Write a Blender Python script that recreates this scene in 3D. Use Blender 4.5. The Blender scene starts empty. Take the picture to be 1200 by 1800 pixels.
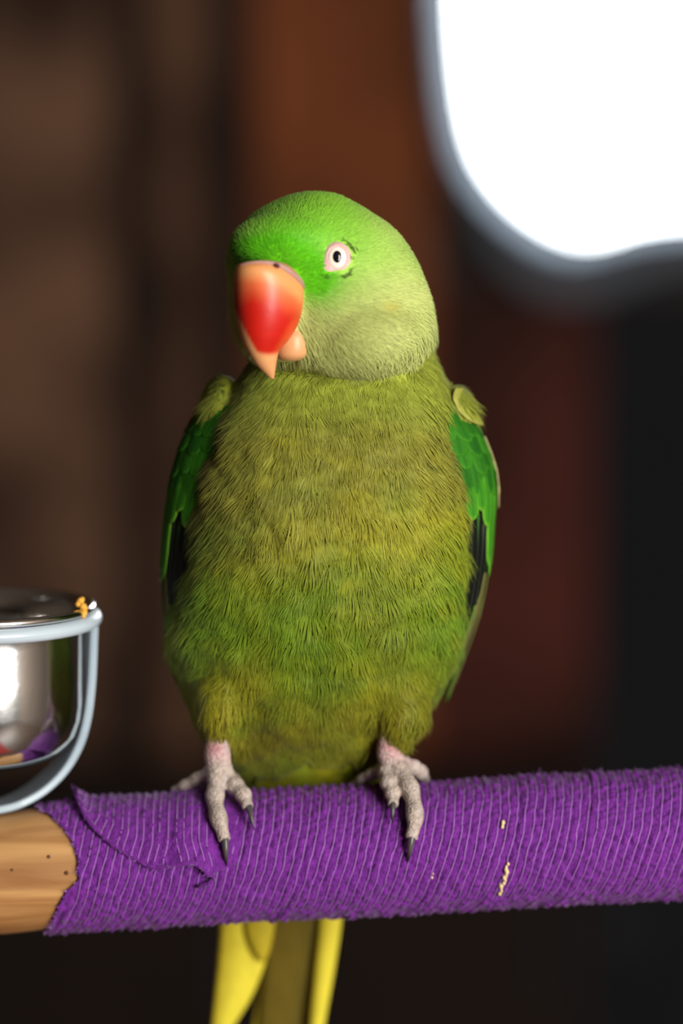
import bpy, math
import numpy as np
from mathutils import Vector, Matrix

# ------------------------------------------------------------------ camera, world, lights, exposure
scene = bpy.context.scene
S = 0.0002                                   # metres per reference pixel at the perch
PITCH = math.radians(7.0)
TARGET = np.array([0.0, 0.0, 1.30])          # what the middle of the frame looks at
CF = np.array([0.0, math.cos(PITCH), -math.sin(PITCH)])
CU = np.array([0.0, math.sin(PITCH), math.cos(PITCH)])
CAM = TARGET - CF * 1.0

cam_d = bpy.data.cameras.new('camera')
cam = bpy.data.objects.new('camera', cam_d)
scene.collection.objects.link(cam)
cam.location = CAM
cam.rotation_euler = (math.radians(90) - PITCH, 0, 0)
cam_d.sensor_fit = 'VERTICAL'
cam_d.sensor_height = 36.0
cam_d.lens = 100.0
cam_d.clip_start = 0.05
cam_d.dof.use_dof = True
cam_d.dof.focus_distance = 0.973
cam_d.dof.aperture_fstop = 2.8
scene.camera = cam

world = bpy.data.worlds.new('world')
scene.world = world
world.use_nodes = True
world.node_tree.nodes['Background'].inputs[0].default_value = (0.75, 0.85, 1.0, 1)
world.node_tree.nodes['Background'].inputs[1].default_value = 0.3


def area_light(name, loc, target, sx, sy, power, col):
    l = bpy.data.lights.new(name, 'AREA')
    l.shape = 'RECTANGLE'
    l.size, l.size_y, l.energy, l.color = sx, sy, power, col
    o = bpy.data.objects.new(name, l)
    scene.collection.objects.link(o)
    o.location = loc
    o.rotation_euler = (Vector(target) - Vector(loc)).to_track_quat('-Z', 'Y').to_euler()
    return o


# daylight of the tall window behind the photographer (window_2, mirrored in the steel cup)
area_light('window_right_offscreen', (1.66, -2.52, 1.72), (1.66, 0, 1.72), 1.36, 2.1, 205, (1.0, 0.965, 0.90))

vs = scene.view_settings
vs.view_transform = 'Standard'
vs.look = 'None'
vs.exposure = 0.0
vs.gamma = 1.0
vs.use_curve_mapping = False

rng = np.random.default_rng(7)


# ------------------------------------------------------------------ helpers
def W(P):
    """reference-pixel coordinates (x, y, depth in pixels behind the perch axis) -> metres in the room"""
    P = np.atleast_2d(np.asarray(P, float))
    dx = (P[:, 0] - 600) * S
    dy = (900 - P[:, 1]) * S
    dirs = CF[None] + dx[:, None] * np.array([1.0, 0, 0]) + dy[:, None] * CU[None]
    t = (P[:, 2] * S - CAM[1]) / dirs[:, 1]
    return CAM[None] + dirs * t[:, None]


def lin(r, g, b):
    c = np.array([r, g, b], float) / 255
    return np.where(c <= 0.04045, c / 12.92, ((c + 0.055) / 1.055) ** 2.4)


def link(o, parent=None):
    scene.collection.objects.link(o)
    if parent is not None:
        o.parent = parent
    return o


def tag(o, label=None, cat=None, group=None, kind=None):
    if label: o['label'] = label
    if cat: o['category'] = cat
    if group: o['group'] = group
    if kind: o['kind'] = kind
    return o


def empty(name, loc):
    o = bpy.data.objects.new(name, None)
    o.location = loc
    o.empty_display_size = 0.02
    return link(o)


def mesh_data(name, V, quads=None, tris=None, col=None, smooth=True, mat=None):
    me = bpy.data.meshes.new(name)
    V = np.asarray(V, np.float32)
    nq = 0 if quads is None else len(quads)
    nt = 0 if tris is None else len(tris)
    loops = []
    if nq: loops.append(np.asarray(quads, np.int32).ravel())
    if nt: loops.append(np.asarray(tris, np.int32).ravel())
    loops = np.concatenate(loops)
    starts = np.concatenate([np.arange(nq) * 4, nq * 4 + np.arange(nt) * 3]).astype(np.int32)
    me.vertices.add(len(V)); me.vertices.foreach_set('co', V.ravel())
    me.loops.add(len(loops)); me.loops.foreach_set('vertex_index', loops)
    me.polygons.add(nq + nt); me.polygons.foreach_set('loop_start', starts)
    me.update(calc_edges=True)
    me.polygons.foreach_set('use_smooth', np.full(nq + nt, smooth))
    if col is not None:
        a = me.color_attributes.new('Col', 'FLOAT_COLOR', 'POINT')
        c = np.ones((len(V), 4), np.float32); c[:, :3] = col
        a.data.foreach_set('color', c.ravel())
    if mat is not None: me.materials.append(mat)
    me.validate()
    return me


def part(name, V, quads=None, tris=None, mat=None, parent=None, origin=(0, 0, 0), col=None, smooth=True):
    me = mesh_data(name, np.asarray(V) - np.asarray(origin), quads, tris, col, smooth, mat)
    return link(bpy.data.objects.new(name, me), parent)


def grid_quads(nu, nv, wrap_v=False):
    i = np.arange(nu - 1)[:, None]
    j = np.arange(nv if wrap_v else nv - 1)[None]
    j2 = (j + 1) % nv
    q = np.stack([i * nv + j, i * nv + j2, (i + 1) * nv + j2, (i + 1) * nv + j], -1)
    return q.reshape(-1, 4)


def loft_rings(rings, flip=False):
    """rings: (n, m, 3), closed around m, capped"""
    n, m, _ = rings.shape
    V = np.concatenate([rings.reshape(-1, 3), rings[0].mean(0)[None], rings[-1].mean(0)[None]])
    q = grid_quads(n, m, True)
    j = np.arange(m); j2 = (j + 1) % m
    t = np.concatenate([np.stack([np.full(m, n * m), j2, j], -1),
                        np.stack([np.full(m, n * m + 1), (n - 1) * m + j, (n - 1) * m + j2], -1)])
    if flip:
        q = q[:, ::-1]; t = t[:, ::-1]
    return V, q, t


def ellipsoid(c, r, nu=16, nv=24, rot=None):
    u = np.linspace(0.02, math.pi - 0.02, nu)[:, None]
    v = np.linspace(0, 2 * math.pi, nv, endpoint=False)[None]
    P = np.stack([np.sin(u) * np.cos(v), np.cos(u) + 0 * v, np.sin(u) * np.sin(v)], -1) * np.asarray(r, float)
    if rot is not None: P = P @ np.asarray(rot).T
    return loft_rings(P + np.asarray(c, float))


def tube_rings(path, rad, m=10, up=(0, 0, 1), flat=1.0):
    path = np.asarray(path, float); rad = np.asarray(rad, float)
    T = np.gradient(path, axis=0); T /= np.linalg.norm(T, axis=1)[:, None] + 1e-12
    a = np.cross(T, np.asarray(up, float)); a /= np.linalg.norm(a, axis=1)[:, None] + 1e-12
    b = np.cross(a, T)
    th = np.linspace(0, 2 * math.pi, m, endpoint=False)
    return path[:, None] + rad[:, None, None] * (np.cos(th)[None, :, None] * a[:, None] + flat * np.sin(th)[None, :, None] * b[:, None])


def smooth_path(pts, n):
    """Catmull-Rom resample of any columns"""
    P = np.asarray(pts, float)
    k = len(P)
    Q = np.concatenate([2 * P[:1] - P[1:2], P, 2 * P[-1:] - P[-2:-1]])
    s = np.linspace(0, k - 1 - 1e-6, n)
    i = s.astype(int); f = (s - i)[:, None]
    p0, p1, p2, p3 = Q[i], Q[i + 1], Q[i + 2], Q[i + 3]
    return 0.5 * ((2 * p1) + (-p0 + p2) * f + (2 * p0 - 5 * p1 + 4 * p2 - p3) * f ** 2 + (-p0 + 3 * p1 - 3 * p2 + p3) * f ** 3)


def merge(parts):
    Vs, Qs, Ts, o = [], [], [], 0
    for V, q, t in parts:
        Vs.append(V); Qs.append(np.asarray(q).reshape(-1, 4) + o)
        if t is not None: Ts.append(np.asarray(t).reshape(-1, 3) + o)
        o += len(V)
    return np.concatenate(Vs), np.concatenate(Qs), np.concatenate(Ts)


def remesh(parts, voxel, smooth_it, fac=0.5):
    """union of closed shapes (pixel space) -> vertices, quads, normals"""
    V, q, t = merge(parts)
    me = mesh_data('tmp', V, q, t)
    o = bpy.data.objects.new('tmp', me); scene.collection.objects.link(o)
    r = o.modifiers.new('r', 'REMESH'); r.mode = 'VOXEL'; r.voxel_size = voxel
    s = o.modifiers.new('s', 'SMOOTH'); s.factor = fac; s.iterations = smooth_it
    dg = bpy.context.evaluated_depsgraph_get()
    ev = o.evaluated_get(dg); m2 = ev.to_mesh()
    n = len(m2.vertices); co = np.empty(n * 3, np.float32); m2.vertices.foreach_get('co', co)
    nl = len(m2.loops); li = np.empty(nl, np.int32); m2.loops.foreach_get('vertex_index', li)
    npoly = len(m2.polygons); lt = np.empty(npoly, np.int32); m2.polygons.foreach_get('loop_total', lt)
    ls = np.empty(npoly, np.int32); m2.polygons.foreach_get('loop_start', ls)
    Q = li[ls[lt == 4][:, None] + np.arange(4)]
    T = li[ls[lt == 3][:, None] + np.arange(3)] if (lt == 3).any() else np.zeros((0, 3), int)
    ev.to_mesh_clear()
    bpy.data.objects.remove(o); bpy.data.meshes.remove(me)
    V = co.reshape(-1, 3).astype(float)
    nn = np.zeros_like(V)
    fn = np.cross(V[Q[:, 2]] - V[Q[:, 0]], V[Q[:, 3]] - V[Q[:, 1]])
    for k in range(4): np.add.at(nn, Q[:, k], fn)
    nn /= np.linalg.norm(nn, axis=1)[:, None] + 1e-9
    return V, Q, T, nn


def hashn(a, b, seed=0):
    """repeatable 0..1 noise for integer arrays"""
    x = np.sin(a * 127.1 + b * 311.7 + seed * 74.7) * 43758.5453
    return x - np.floor(x)


def vnoise(x, y, seed=0):
    xi, yi = np.floor(x), np.floor(y)
    fx, fy = x - xi, y - yi
    fx = fx * fx * (3 - 2 * fx); fy = fy * fy * (3 - 2 * fy)
    a = hashn(xi, yi, seed); b = hashn(xi + 1, yi, seed); c = hashn(xi, yi + 1, seed); d = hashn(xi + 1, yi + 1, seed)
    return (a * (1 - fx) + b * fx) * (1 - fy) + (c * (1 - fx) + d * fx) * fy


def sstep(x, a, b):
    t = np.clip((x - a) / (b - a), 0, 1)
    return t * t * (3 - 2 * t)


# ------------------------------------------------------------------ materials
def new_mat(name):
    m = bpy.data.materials.new(name); m.use_nodes = True
    nt = m.node_tree
    return m, nt, nt.nodes['Principled BSDF'], nt.nodes['Material Output']


def mat_plain(name, col, rough=0.6, metal=0.0, noise=0.0, nscale=20, bump=0.0, bscale=100, spec=0.5, sss=0.0):
    m, nt, p, out = new_mat(name)
    p.inputs['Roughness'].default_value = rough
    p.inputs['Metallic'].default_value = metal
    p.inputs['Specular IOR Level'].default_value = spec
    p.inputs['Base Color'].default_value = (*col, 1)
    tc = nt.nodes.new('ShaderNodeTexCoord')
    if noise:
        n = nt.nodes.new('ShaderNodeTexNoise'); n.inputs['Scale'].default_value = nscale; n.inputs['Detail'].default_value = 4
        nt.links.new(tc.outputs['Object'], n.inputs['Vector'])
        mx = nt.nodes.new('ShaderNodeMix'); mx.data_type = 'RGBA'
        mx.inputs['A'].default_value = (*[c * (1 - noise) for c in col], 1)
        mx.inputs['B'].default_value = (*[min(1, c * (1 + noise)) for c in col], 1)
        nt.links.new(n.outputs['Fac'], mx.inputs['Factor']); nt.links.new(mx.outputs['Result'], p.inputs['Base Color'])
    if bump:
        n2 = nt.nodes.new('ShaderNodeTexNoise'); n2.inputs['Scale'].default_value = bscale; n2.inputs['Detail'].default_value = 3
        nt.links.new(tc.outputs['Object'], n2.inputs['Vector'])
        b = nt.nodes.new('ShaderNodeBump'); b.inputs['Strength'].default_value = bump; b.inputs['Distance'].default_value = 0.001
        nt.links.new(n2.outputs['Fac'], b.inputs['Height']); nt.links.new(b.outputs['Normal'], p.inputs['Normal'])
    if sss:
        p.inputs['Subsurface Weight'].default_value = sss
        p.inputs['Subsurface Radius'].default_value = (0.004, 0.002, 0.001)
        p.inputs['Subsurface Scale'].default_value = 1.0
    return m


def mat_attr(name, rough=0.6, transl=0.0, spec=0.3, bump=0.0, bscale=2000, sheen=0.0, voro=False, coat=0.0):
    m, nt, p, out = new_mat(name)
    a = nt.nodes.new('ShaderNodeVertexColor'); a.layer_name = 'Col'
    nt.links.new(a.outputs['Color'], p.inputs['Base Color'])
    p.inputs['Roughness'].default_value = rough
    p.inputs['Specular IOR Level'].default_value = spec
    p.inputs['Sheen Weight'].default_value = sheen
    p.inputs['Coat Weight'].default_value = coat
    p.inputs['Coat Roughness'].default_value = 0.25
    if bump:
        tc = nt.nodes.new('ShaderNodeTexCoord')
        n2 = nt.nodes.new('ShaderNodeTexVoronoi' if voro else 'ShaderNodeTexNoise'); n2.inputs['Scale'].default_value = bscale
        nt.links.new(tc.outputs['Object'], n2.inputs['Vector'])
        b = nt.nodes.new('ShaderNodeBump'); b.inputs['Strength'].default_value = bump; b.inputs['Distance'].default_value = 0.0006
        nt.links.new(n2.outputs[0], b.inputs['Height']); nt.links.new(b.outputs['Normal'], p.inputs['Normal'])
    if transl:
        tr = nt.nodes.new('ShaderNodeBsdfTranslucent'); nt.links.new(a.outputs['Color'], tr.inputs['Color'])
        mx = nt.nodes.new('ShaderNodeMixShader'); mx.inputs[0].default_value = transl
        nt.links.new(p.outputs[0], mx.inputs[1]); nt.links.new(tr.outputs[0], mx.inputs[2]); nt.links.new(mx.outputs[0], out.inputs[0])
    return m


def mat_wood(name, c1, c2, scale=(1, 1, 1), rough=0.6, wave=8.0, dist=4.0, bump=0.1):
    m, nt, p, out = new_mat(name)
    tc = nt.nodes.new('ShaderNodeTexCoord'); mp = nt.nodes.new('ShaderNodeMapping')
    mp.inputs['Scale'].default_value = scale
    n = nt.nodes.new('ShaderNodeTexNoise'); n.inputs['Scale'].default_value = wave; n.inputs['Detail'].default_value = 6
    n.inputs['Distortion'].default_value = dist
    r = nt.nodes.new('ShaderNodeValToRGB')
    r.color_ramp.elements[0].color = (*c1, 1); r.color_ramp.elements[1].color = (*c2, 1)
    r.color_ramp.elements[0].position = 0.3; r.color_ramp.elements[1].position = 0.7
    nt.links.new(tc.outputs['Object'], mp.inputs[0]); nt.links.new(mp.outputs[0], n.inputs['Vector'])
    nt.links.new(n.outputs['Fac'], r.inputs[0]); nt.links.new(r.outputs[0], p.inputs['Base Color'])
    p.inputs['Roughness'].default_value = rough
    b = nt.nodes.new('ShaderNodeBump'); b.inputs['Strength'].default_value = bump; b.inputs['Distance'].default_value = 0.001
    nt.links.new(n.outputs['Fac'], b.inputs['Height']); nt.links.new(b.outputs['Normal'], p.inputs['Normal'])
    return m


def mat_emit(name, col, strength):
    m = bpy.data.materials.new(name); m.use_nodes = True
    nt = m.node_tree; nt.nodes.clear()
    e = nt.nodes.new('ShaderNodeEmission'); e.inputs[0].default_value = (*col, 1); e.inputs[1].default_value = strength
    o = nt.nodes.new('ShaderNodeOutputMaterial'); nt.links.new(e.outputs[0], o.inputs[0])
    return m


M_feather = mat_attr('soft feather', rough=0.62, transl=0.22, spec=0.25, sheen=0.12)
M_skin_under = mat_attr('down under feathers', rough=0.8, spec=0.1)
M_vane = mat_attr('wing feather vane', rough=0.6, transl=0.10, spec=0.14, bump=0.25, bscale=900)
M_beak = mat_attr('horn beak', rough=0.42, spec=0.4, coat=0.08, bump=0.08, bscale=700)
M_foot = mat_attr('scaly foot skin', rough=0.7, spec=0.25, bump=0.75, bscale=1150, voro=True)
M_claw = mat_attr('dark horn claw', rough=0.3, spec=0.5)
M_eyewhite = mat_plain('cream iris', lin(238, 222, 208), 0.12, sss=0.0)
M_pupil = mat_plain('black pupil', (0.006, 0.006, 0.008), 0.06)
M_eyeskin = mat_plain('pink eye skin', lin(216, 174, 168), 0.5, noise=0.1, nscale=900, bump=0.3, bscale=1500)
M_nostril = mat_plain('nostril', lin(70, 25, 22), 0.8)
M_steel = mat_plain('polished steel', (0.78, 0.78, 0.77), 0.15, 1.0, bump=0.02, bscale=500)
M_ring = mat_plain('pale grey coated wire', lin(176, 190, 200), 0.32, 0.0, noise=0.06, nscale=60)
M_strap = mat_plain('blue grey coated strip', lin(140, 156, 168), 0.35, 0.0, noise=0.12, nscale=80)
M_crumb = mat_plain('yellow crumb', lin(226, 168, 62), 0.8, noise=0.2, nscale=900, bump=0.5, bscale=1500)
M_seed = mat_plain('pale husk', lin(214, 190, 140), 0.8, noise=0.25, nscale=900)
M_fluff = mat_plain('white down', lin(225, 225, 225), 0.8)

# ------------------------------------------------------------------ the room
BACK_Y = 2.40
BD = BACK_Y / S


def box(x0, x1, y0, y1, z0, z1, bev=0.0):
    V = np.array([[x, y, z] for x in (x0, x1) for y in (y0, y1) for z in (z0, z1)], float)
    q = [[0, 1, 3, 2], [4, 6, 7, 5], [0, 4, 5, 1], [2, 3, 7, 6], [0, 2, 6, 4], [1, 5, 7, 3]]
    return V, np.array(q)


def box_obj(name, b, mat, parent=None, kind=None, origin=(0, 0, 0)):
    V, q = box(*b)
    o = part(name, V, q, None, mat, parent, origin, smooth=False)
    if kind: o['kind'] = kind
    return o


M_plaster = mat_plain('dull plaster', lin(96, 84, 74), 0.9, noise=0.2, nscale=3)
M_floor = mat_wood('dark boards', lin(52, 38, 30), lin(74, 55, 42), (1, 8, 1), 0.5, 4)
M_backwall = mat_plain('dark back wall', lin(28, 18, 14), 0.9, noise=0.3, nscale=2)

box_obj('floor', (-2.4, 2.5, -2.6, 2.6, -0.1, 0.0), M_floor, kind='structure')
box_obj('ceiling', (-2.4, 2.5, -2.6, 2.6, 2.9, 3.0), M_plaster, kind='structure')
box_obj('wall_left', (-2.5, -2.4, -2.6, 2.6, 0, 2.9), M_plaster, kind='structure')
box_obj('wall_right', (2.5, 2.6, -2.6, 2.6, 0, 2.9), M_plaster, kind='structure')
box_obj('wall_front', (-2.4, 2.5, -2.7, -2.6, 0, 2.9), M_plaster, kind='structure')
wall_back = box_obj('wall_back', (-2.4, 2.5, BACK_Y + 0.03, BACK_Y + 0.13, 0, 2.9), M_backwall, kind='structure')


def bx(px):                                   # column of the frame -> x on the back wall
    return W([[px, 900, BD]])[0, 0]


def bz(py):
    return W([[600, py, BD]])[0, 2]


def blotch_mat(name, c1, c2, sc=3.0):
    m, nt, p, out = new_mat(name)
    tc = nt.nodes.new('ShaderNodeTexCoord')
    n = nt.nodes.new('ShaderNodeTexNoise'); n.inputs['Scale'].default_value = sc; n.inputs['Detail'].default_value = 2
    r = nt.nodes.new('ShaderNodeValToRGB')
    r.color_ramp.elements[0].color = (*c1, 1); r.color_ramp.elements[1].color = (*c2, 1)
    r.color_ramp.elements[0].position = 0.38; r.color_ramp.elements[1].position = 0.62
    nt.links.new(tc.outputs['Object'], n.inputs['Vector']); nt.links.new(n.outputs['Fac'], r.inputs[0])
    nt.links.new(r.outputs[0], p.inputs['Base Color']); p.inputs['Roughness'].default_value = 0.85; p.inputs['Specular IOR Level'].default_value = 0.12
    return m


P_dark = blotch_mat('weathered dark plank', lin(22, 14, 11), lin(42, 28, 21))
P_mid = blotch_mat('weathered brown plank', lin(40, 26, 19), lin(92, 64, 47))
P_grey = blotch_mat('weathered grey brown plank', lin(44, 29, 22), lin(98, 71, 54), 4.2)
P_rust = blotch_mat('rust brown plank', lin(80, 42, 22), lin(112, 60, 32), 2.5)
P_red = blotch_mat('dark red plank', lin(40, 19, 14), lin(70, 32, 25), 3.2)
ZT, ZB = 2.9, bz(1310)
planks = [(-600, -480, P_mid), (-478, -330, P_dark), (-328, -180, P_grey), (-178, -62, P_mid), (-60, 55, P_grey), (57, 205, P_grey),
          (207, 276, P_dark), (278, 362, P_mid), (364, 452, P_dark), (454, 560, P_rust), (562, 668, P_rust), (670, 752, P_rust),
          (754, 862, P_red), (864, 1040, P_red)]
for k in range(20):                              # the boarding runs on to both sides
    planks.append((-3322 + 136 * k, -3322 + 136 * k + 134, (P_dark, P_grey, P_mid)[k % 3]))
for k in range(16):
    planks.append((1566 + 136 * k, 1566 + 136 * k + 134, (P_red, P_dark, P_mid)[k % 3]))
for k, (a, b, m) in enumerate(planks):
    x0, x1 = bx(a), bx(b)
    if 750 <= a < 1830:
        z1 = bz(500)
    else:
        z1 = ZT
    dy = 0.012 * hashn(np.array(float(k)), np.array(3.0))
    box_obj('plank', (x0, x1, BACK_Y - 0.01 - float(dy), BACK_Y + 0.03, ZB - 0.02, z1), m, wall_back)

# added cupboard, near black to paint the shade at the foot of the wall, dark door leaf beside the planks
M_shade = mat_plain('near black shade wood', lin(26, 18, 15), 0.85, noise=0.3, nscale=6, spec=0.1)
M_black = mat_plain('black painted door', lin(20, 20, 23), 0.85, noise=0.2, nscale=4, spec=0.1)
M_greyp = mat_plain('dull grey metal', lin(26, 26, 28), 0.8, spec=0.15)
sb = tag(empty('shade_sideboard', (0, BACK_Y - 0.18, 0)), 'added near black low cupboard standing in for shade along the foot of the plank wall', 'cupboard')
so = (0, BACK_Y - 0.18, 0)
box_obj('body', (-1.6, bx(1020), BACK_Y - 0.16, BACK_Y - 0.03, 0.06, ZB - 0.03), M_shade, sb, origin=so)
box_obj('top', (-1.62, bx(1022), BACK_Y - 0.175, BACK_Y - 0.03, ZB - 0.03, ZB - 0.005), M_shade, sb, origin=so)
box_obj('shade_plinth', (-1.58, bx(1015), BACK_Y - 0.14, BACK_Y - 0.03, 0.0, 0.06), M_shade, sb, origin=so)
xs = np.linspace(-1.58, bx(1015), 6)
for a, b in zip(xs[:-1], xs[1:]):
    d = box_obj('shade_cupboard_door', (a + 0.006, b - 0.006, BACK_Y - 0.178, BACK_Y - 0.158, 0.09, ZB - 0.05), M_shade, sb, origin=so)
    box_obj('shade_cupboard_handle', (b - 0.05, b - 0.035, BACK_Y - 0.195, BACK_Y - 0.176, ZB - 0.26, ZB - 0.14), M_greyp, d, origin=so)
door = box_obj('door_1', (bx(1043), bx(1560), BACK_Y - 0.03, BACK_Y + 0.03, 0.0, bz(512)), M_black, kind='structure')
dx0, dx1 = bx(1043), bx(1560)
box_obj('door_panel', (dx0 + 0.07, dx1 - 0.07, BACK_Y - 0.038, BACK_Y - 0.028, bz(1480), bz(600)), M_black, door)
box_obj('door_panel', (dx0 + 0.07, dx1 - 0.07, BACK_Y - 0.038, BACK_Y - 0.028, 0.12, bz(1680)), M_black, door)
box_obj('door_plate', (bx(1000) + 0.03, bx(1140), BACK_Y - 0.045, BACK_Y - 0.028, bz(1640), bz(1585)), M_greyp, door)

# rounded bright window in the back wall
outline = smooth_path([(748, -420), (750, -150), (757, 20), (764, 120), (776, 215), (797, 297), (838, 362), (893, 412), (945, 442), (990, 452),
                       (1040, 441), (1090, 425), (1200, 412), (1400, 400), (1620, 395), (1700, 380), (1760, 330), (1790, 200), (1795, 0), (1795, -300),
                       (1790, -420), (1740, -480), (1300, -500), (840, -500), (770, -480), (748, -420)], 130)[:-1]
outline = outline + np.array([16.0, -13.0])
oc = np.array([1270.0, 0.0])


def window_band(name, f0, f1, off0, off1, y0, y1, mat, parent=None, kind=None):
    """extruded band between two offsets of the outline, with front, back and both rims"""
    nrm = np.roll(outline, -1, 0) - np.roll(outline, 1, 0)
    nrm = np.stack([-nrm[:, 1], nrm[:, 0]], -1); nrm /= np.linalg.norm(nrm, axis=1)[:, None]
    if ((outline - oc) * nrm).sum() < 0: nrm = -nrm
    A = outline + nrm * off0[:, None] if np.ndim(off0) else outline + nrm * off0
    B = outline + nrm * off1[:, None] if np.ndim(off1) else outline + nrm * off1
    rings = []
    for P, y in ((A, y0), (B, y0), (B, y1), (A, y1)):
        w = W(np.column_stack([P, np.full(len(P), BD)])); w[:, 1] = y
        rings.append(w)
    R = np.stack(rings + [rings[0]])
    n = len(outline)
    q = grid_quads(5, n, True)
    o = part(name, R.reshape(-1, 3), q, None, mat, parent, smooth=False)
    if kind: o['kind'] = kind
    return o


M_frame = mat_plain('slate grey frame', lin(56, 62, 70), 0.6, noise=0.15, nscale=5, spec=0.2)
M_sky = mat_emit('overcast sky beyond', (0.93, 0.97, 1.0), 14.0)
M_edge = bpy.data.materials.new('blue grey translucent strip'); M_edge.use_nodes = True
_t = M_edge.node_tree; _t.nodes.remove(_t.nodes['Principled BSDF'])
_a = _t.nodes.new('ShaderNodeBsdfTranslucent'); _a.inputs['Color'].default_value = (0.052, 0.062, 0.074, 1)
_b = _t.nodes.new('ShaderNodeBsdfDiffuse'); _b.inputs['Color'].default_value = (0.20, 0.24, 0.28, 1)
_s = _t.nodes.new('ShaderNodeAddShader'); _t.links.new(_a.outputs[0], _s.inputs[0]); _t.links.new(_b.outputs[0], _s.inputs[1])
_t.links.new(_s.outputs[0], _t.nodes['Material Output'].inputs[0])
low = sstep(outline[:, 1], 330, 440)
leftish = sstep(-outline[:, 0], -900, -800)
wf = window_band('window_1', 0, 0, -4.0, 16 + 62 * low, BACK_Y - 0.055, BACK_Y + 0.03, M_frame, None, 'structure')
P2 = W(np.column_stack([outline, np.full(len(outline), BD)])); P2[:, 1] = BACK_Y - 0.005
c2 = P2.mean(0)
nn_ = len(P2)
inner = c2 + (P2 - c2) * 0.885
Vp = np.concatenate([P2, c2[None]])
tp = np.array([[i, (i + 1) % nn_, nn_] for i in range(nn_)])
part('window_pane', Vp, None, tp, M_sky, wf, smooth=False)
Ve = np.concatenate([inner, P2]) + np.array([0, -0.02, 0])
qe = np.array([[i, (i + 1) % nn_, nn_ + (i + 1) % nn_, nn_ + i] for i in range(nn_)])
part('pale_edge_strip', Ve, qe, None, M_edge, wf, smooth=False)  # translucent strip that gives the window its pale blue edge band

# tall window in the wall behind the photographer (its light is window_right_offscreen)
w2 = empty('window_2', (0, 0, 0)); w2['kind'] = 'structure'
M_whitef = mat_plain('white window frame', lin(200, 200, 198), 0.5)
for (a, b, c, d) in ((0.90, 0.96, 0.6, 2.80), (2.36, 2.42, 0.6, 2.80), (0.90, 2.42, 0.54, 0.6), (0.90, 2.42, 2.80, 2.86), (1.64, 1.68, 0.6, 2.80)):
    box_obj('frame_bar', (a, b, -2.6, -2.53, c, d), M_whitef, w2)
box_obj('window_pane', (0.96, 2.36, -2.6, -2.585, 0.6, 2.80), mat_plain('window glass', lin(190, 200, 205), 0.05), w2)
rug = part('rug', *[np.array(v) for v in box(-0.9, 0.5, -1.9, -0.35, 0.0, 0.012)], None, mat_plain('red rug', lin(150, 30, 28), 0.9, noise=0.3, nscale=30), smooth=False)
tag(rug, 'red woven rug on the floor before the perch stand', 'rug')

# ------------------------------------------------------------------ the perch
RW = 116.0                                   # wrapped radius, reference pixels


def yc(x):
    return 1518 - (np.asarray(x, float) - 200) * 0.054


def on_perch(x, th, r):
    """x along the bar, th = angle from the top towards the viewer, r radius (pixels)"""
    x = np.asarray(x, float); th = np.asarray(th, float); r = np.asarray(r, float)
    x, th, r = np.broadcast_arrays(x, th, r)
    sh = x.shape
    ax = W(np.column_stack([x.ravel(), yc(x.ravel()) + 6 * sstep(-x.ravel(), -110, 0), np.zeros(x.size)]))
    v = np.cos(th.ravel())[:, None] * CU[None] + np.sin(th.ravel())[:, None] * (-CF)[None]
    return (ax + v * (r.ravel() * S)[:, None]).reshape(sh + (3,))


perch_base = W([[600, 1495, 0]])[0].copy(); perch_base[2] = 0.0
perch_base[2] = W([[600, 1611, 0]])[0, 2]
perch = tag(empty('perch', perch_base), 'round wooden perch bar wrapped in purple crinkled bandage', 'perch')
M_perchwood = mat_wood('honey wood', lin(140, 94, 50), lin(192, 148, 94), (4, 60, 60), 0.5, 1.6, 1.2, 0.15)
th = np.linspace(0, 2 * math.pi, 96, endpoint=False)
xb = np.linspace(-620, 1800, 120)
V, q, t = loft_rings(on_perch(xb[:, None], th[None], 108.0 + 0.6 * np.sin(xb[:, None] / 37)))
bar = part('wooden_bar', V, q, t, M_perchwood, perch, perch_base)
# small knots and nicks on the bare wood
M_knot = mat_plain('dark knot', lin(78, 44, 20), 0.7)
for (x, y, r) in ((96, 1497, 3.5), (33, 1515, 2.8), (127, 1525, 4.0)):
    hh = (yc(x) + 4 - y) / 108
    c = on_perch(x, math.acos(hh), 107.6)
    V, q, t = ellipsoid((0, 0, 0), (r * S, r * S, r * S), 8, 10)
    part('knot', V + c, q, t, M_knot, bar, perch_base)
# posts that carry the two ends, out of the picture
for x in (-560, 1745):
    a = W([[x, yc(x), 0]])[0]
    top = a[2] - 108.3 * S
    post = tag(empty('perch_post', (a[0], a[1], 0)), 'plain wooden post under the bare wood end of the perch, beside the steel cup' if x < 0 else 'plain wooden post under the bandaged end of the perch, away from the cup', 'post', 'posts under the ends of the perch')
    po = (a[0], a[1], 0)
    zz = np.linspace(0.03, top, 12)
    path = np.column_stack([np.full(12, a[0]), np.full(12, a[1]), zz])
    V, q, t = loft_rings(tube_rings(path, np.full(12, 0.014), 20, (1, 0, 0)))
    part('upright', V, q, t, M_perchwood, post, po)
    path = np.column_stack([np.full(6, a[0]), np.full(6, a[1]), [0, 0.004, 0.012, 0.02, 0.028, 0.034]])
    V, q, t = loft_rings(tube_rings(path, np.array([0.13, 0.135, 0.135, 0.12, 0.06, 0.02]), 40, (1, 0, 0)))
    part('base', V, q, t, M_perchwood, post, po)

PITCHX = 15.6                                # elastic thread spacing


def thread_dx(th):
    t = np.clip(th, -2.2, math.pi * 1.35)
    return -84 * np.where(t > 0, np.abs(t / math.pi) ** 2.6, 0) + 14 * np.where(t < 0, t / math.pi, 0) + 3 * np.sin(t * 2.1)


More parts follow.
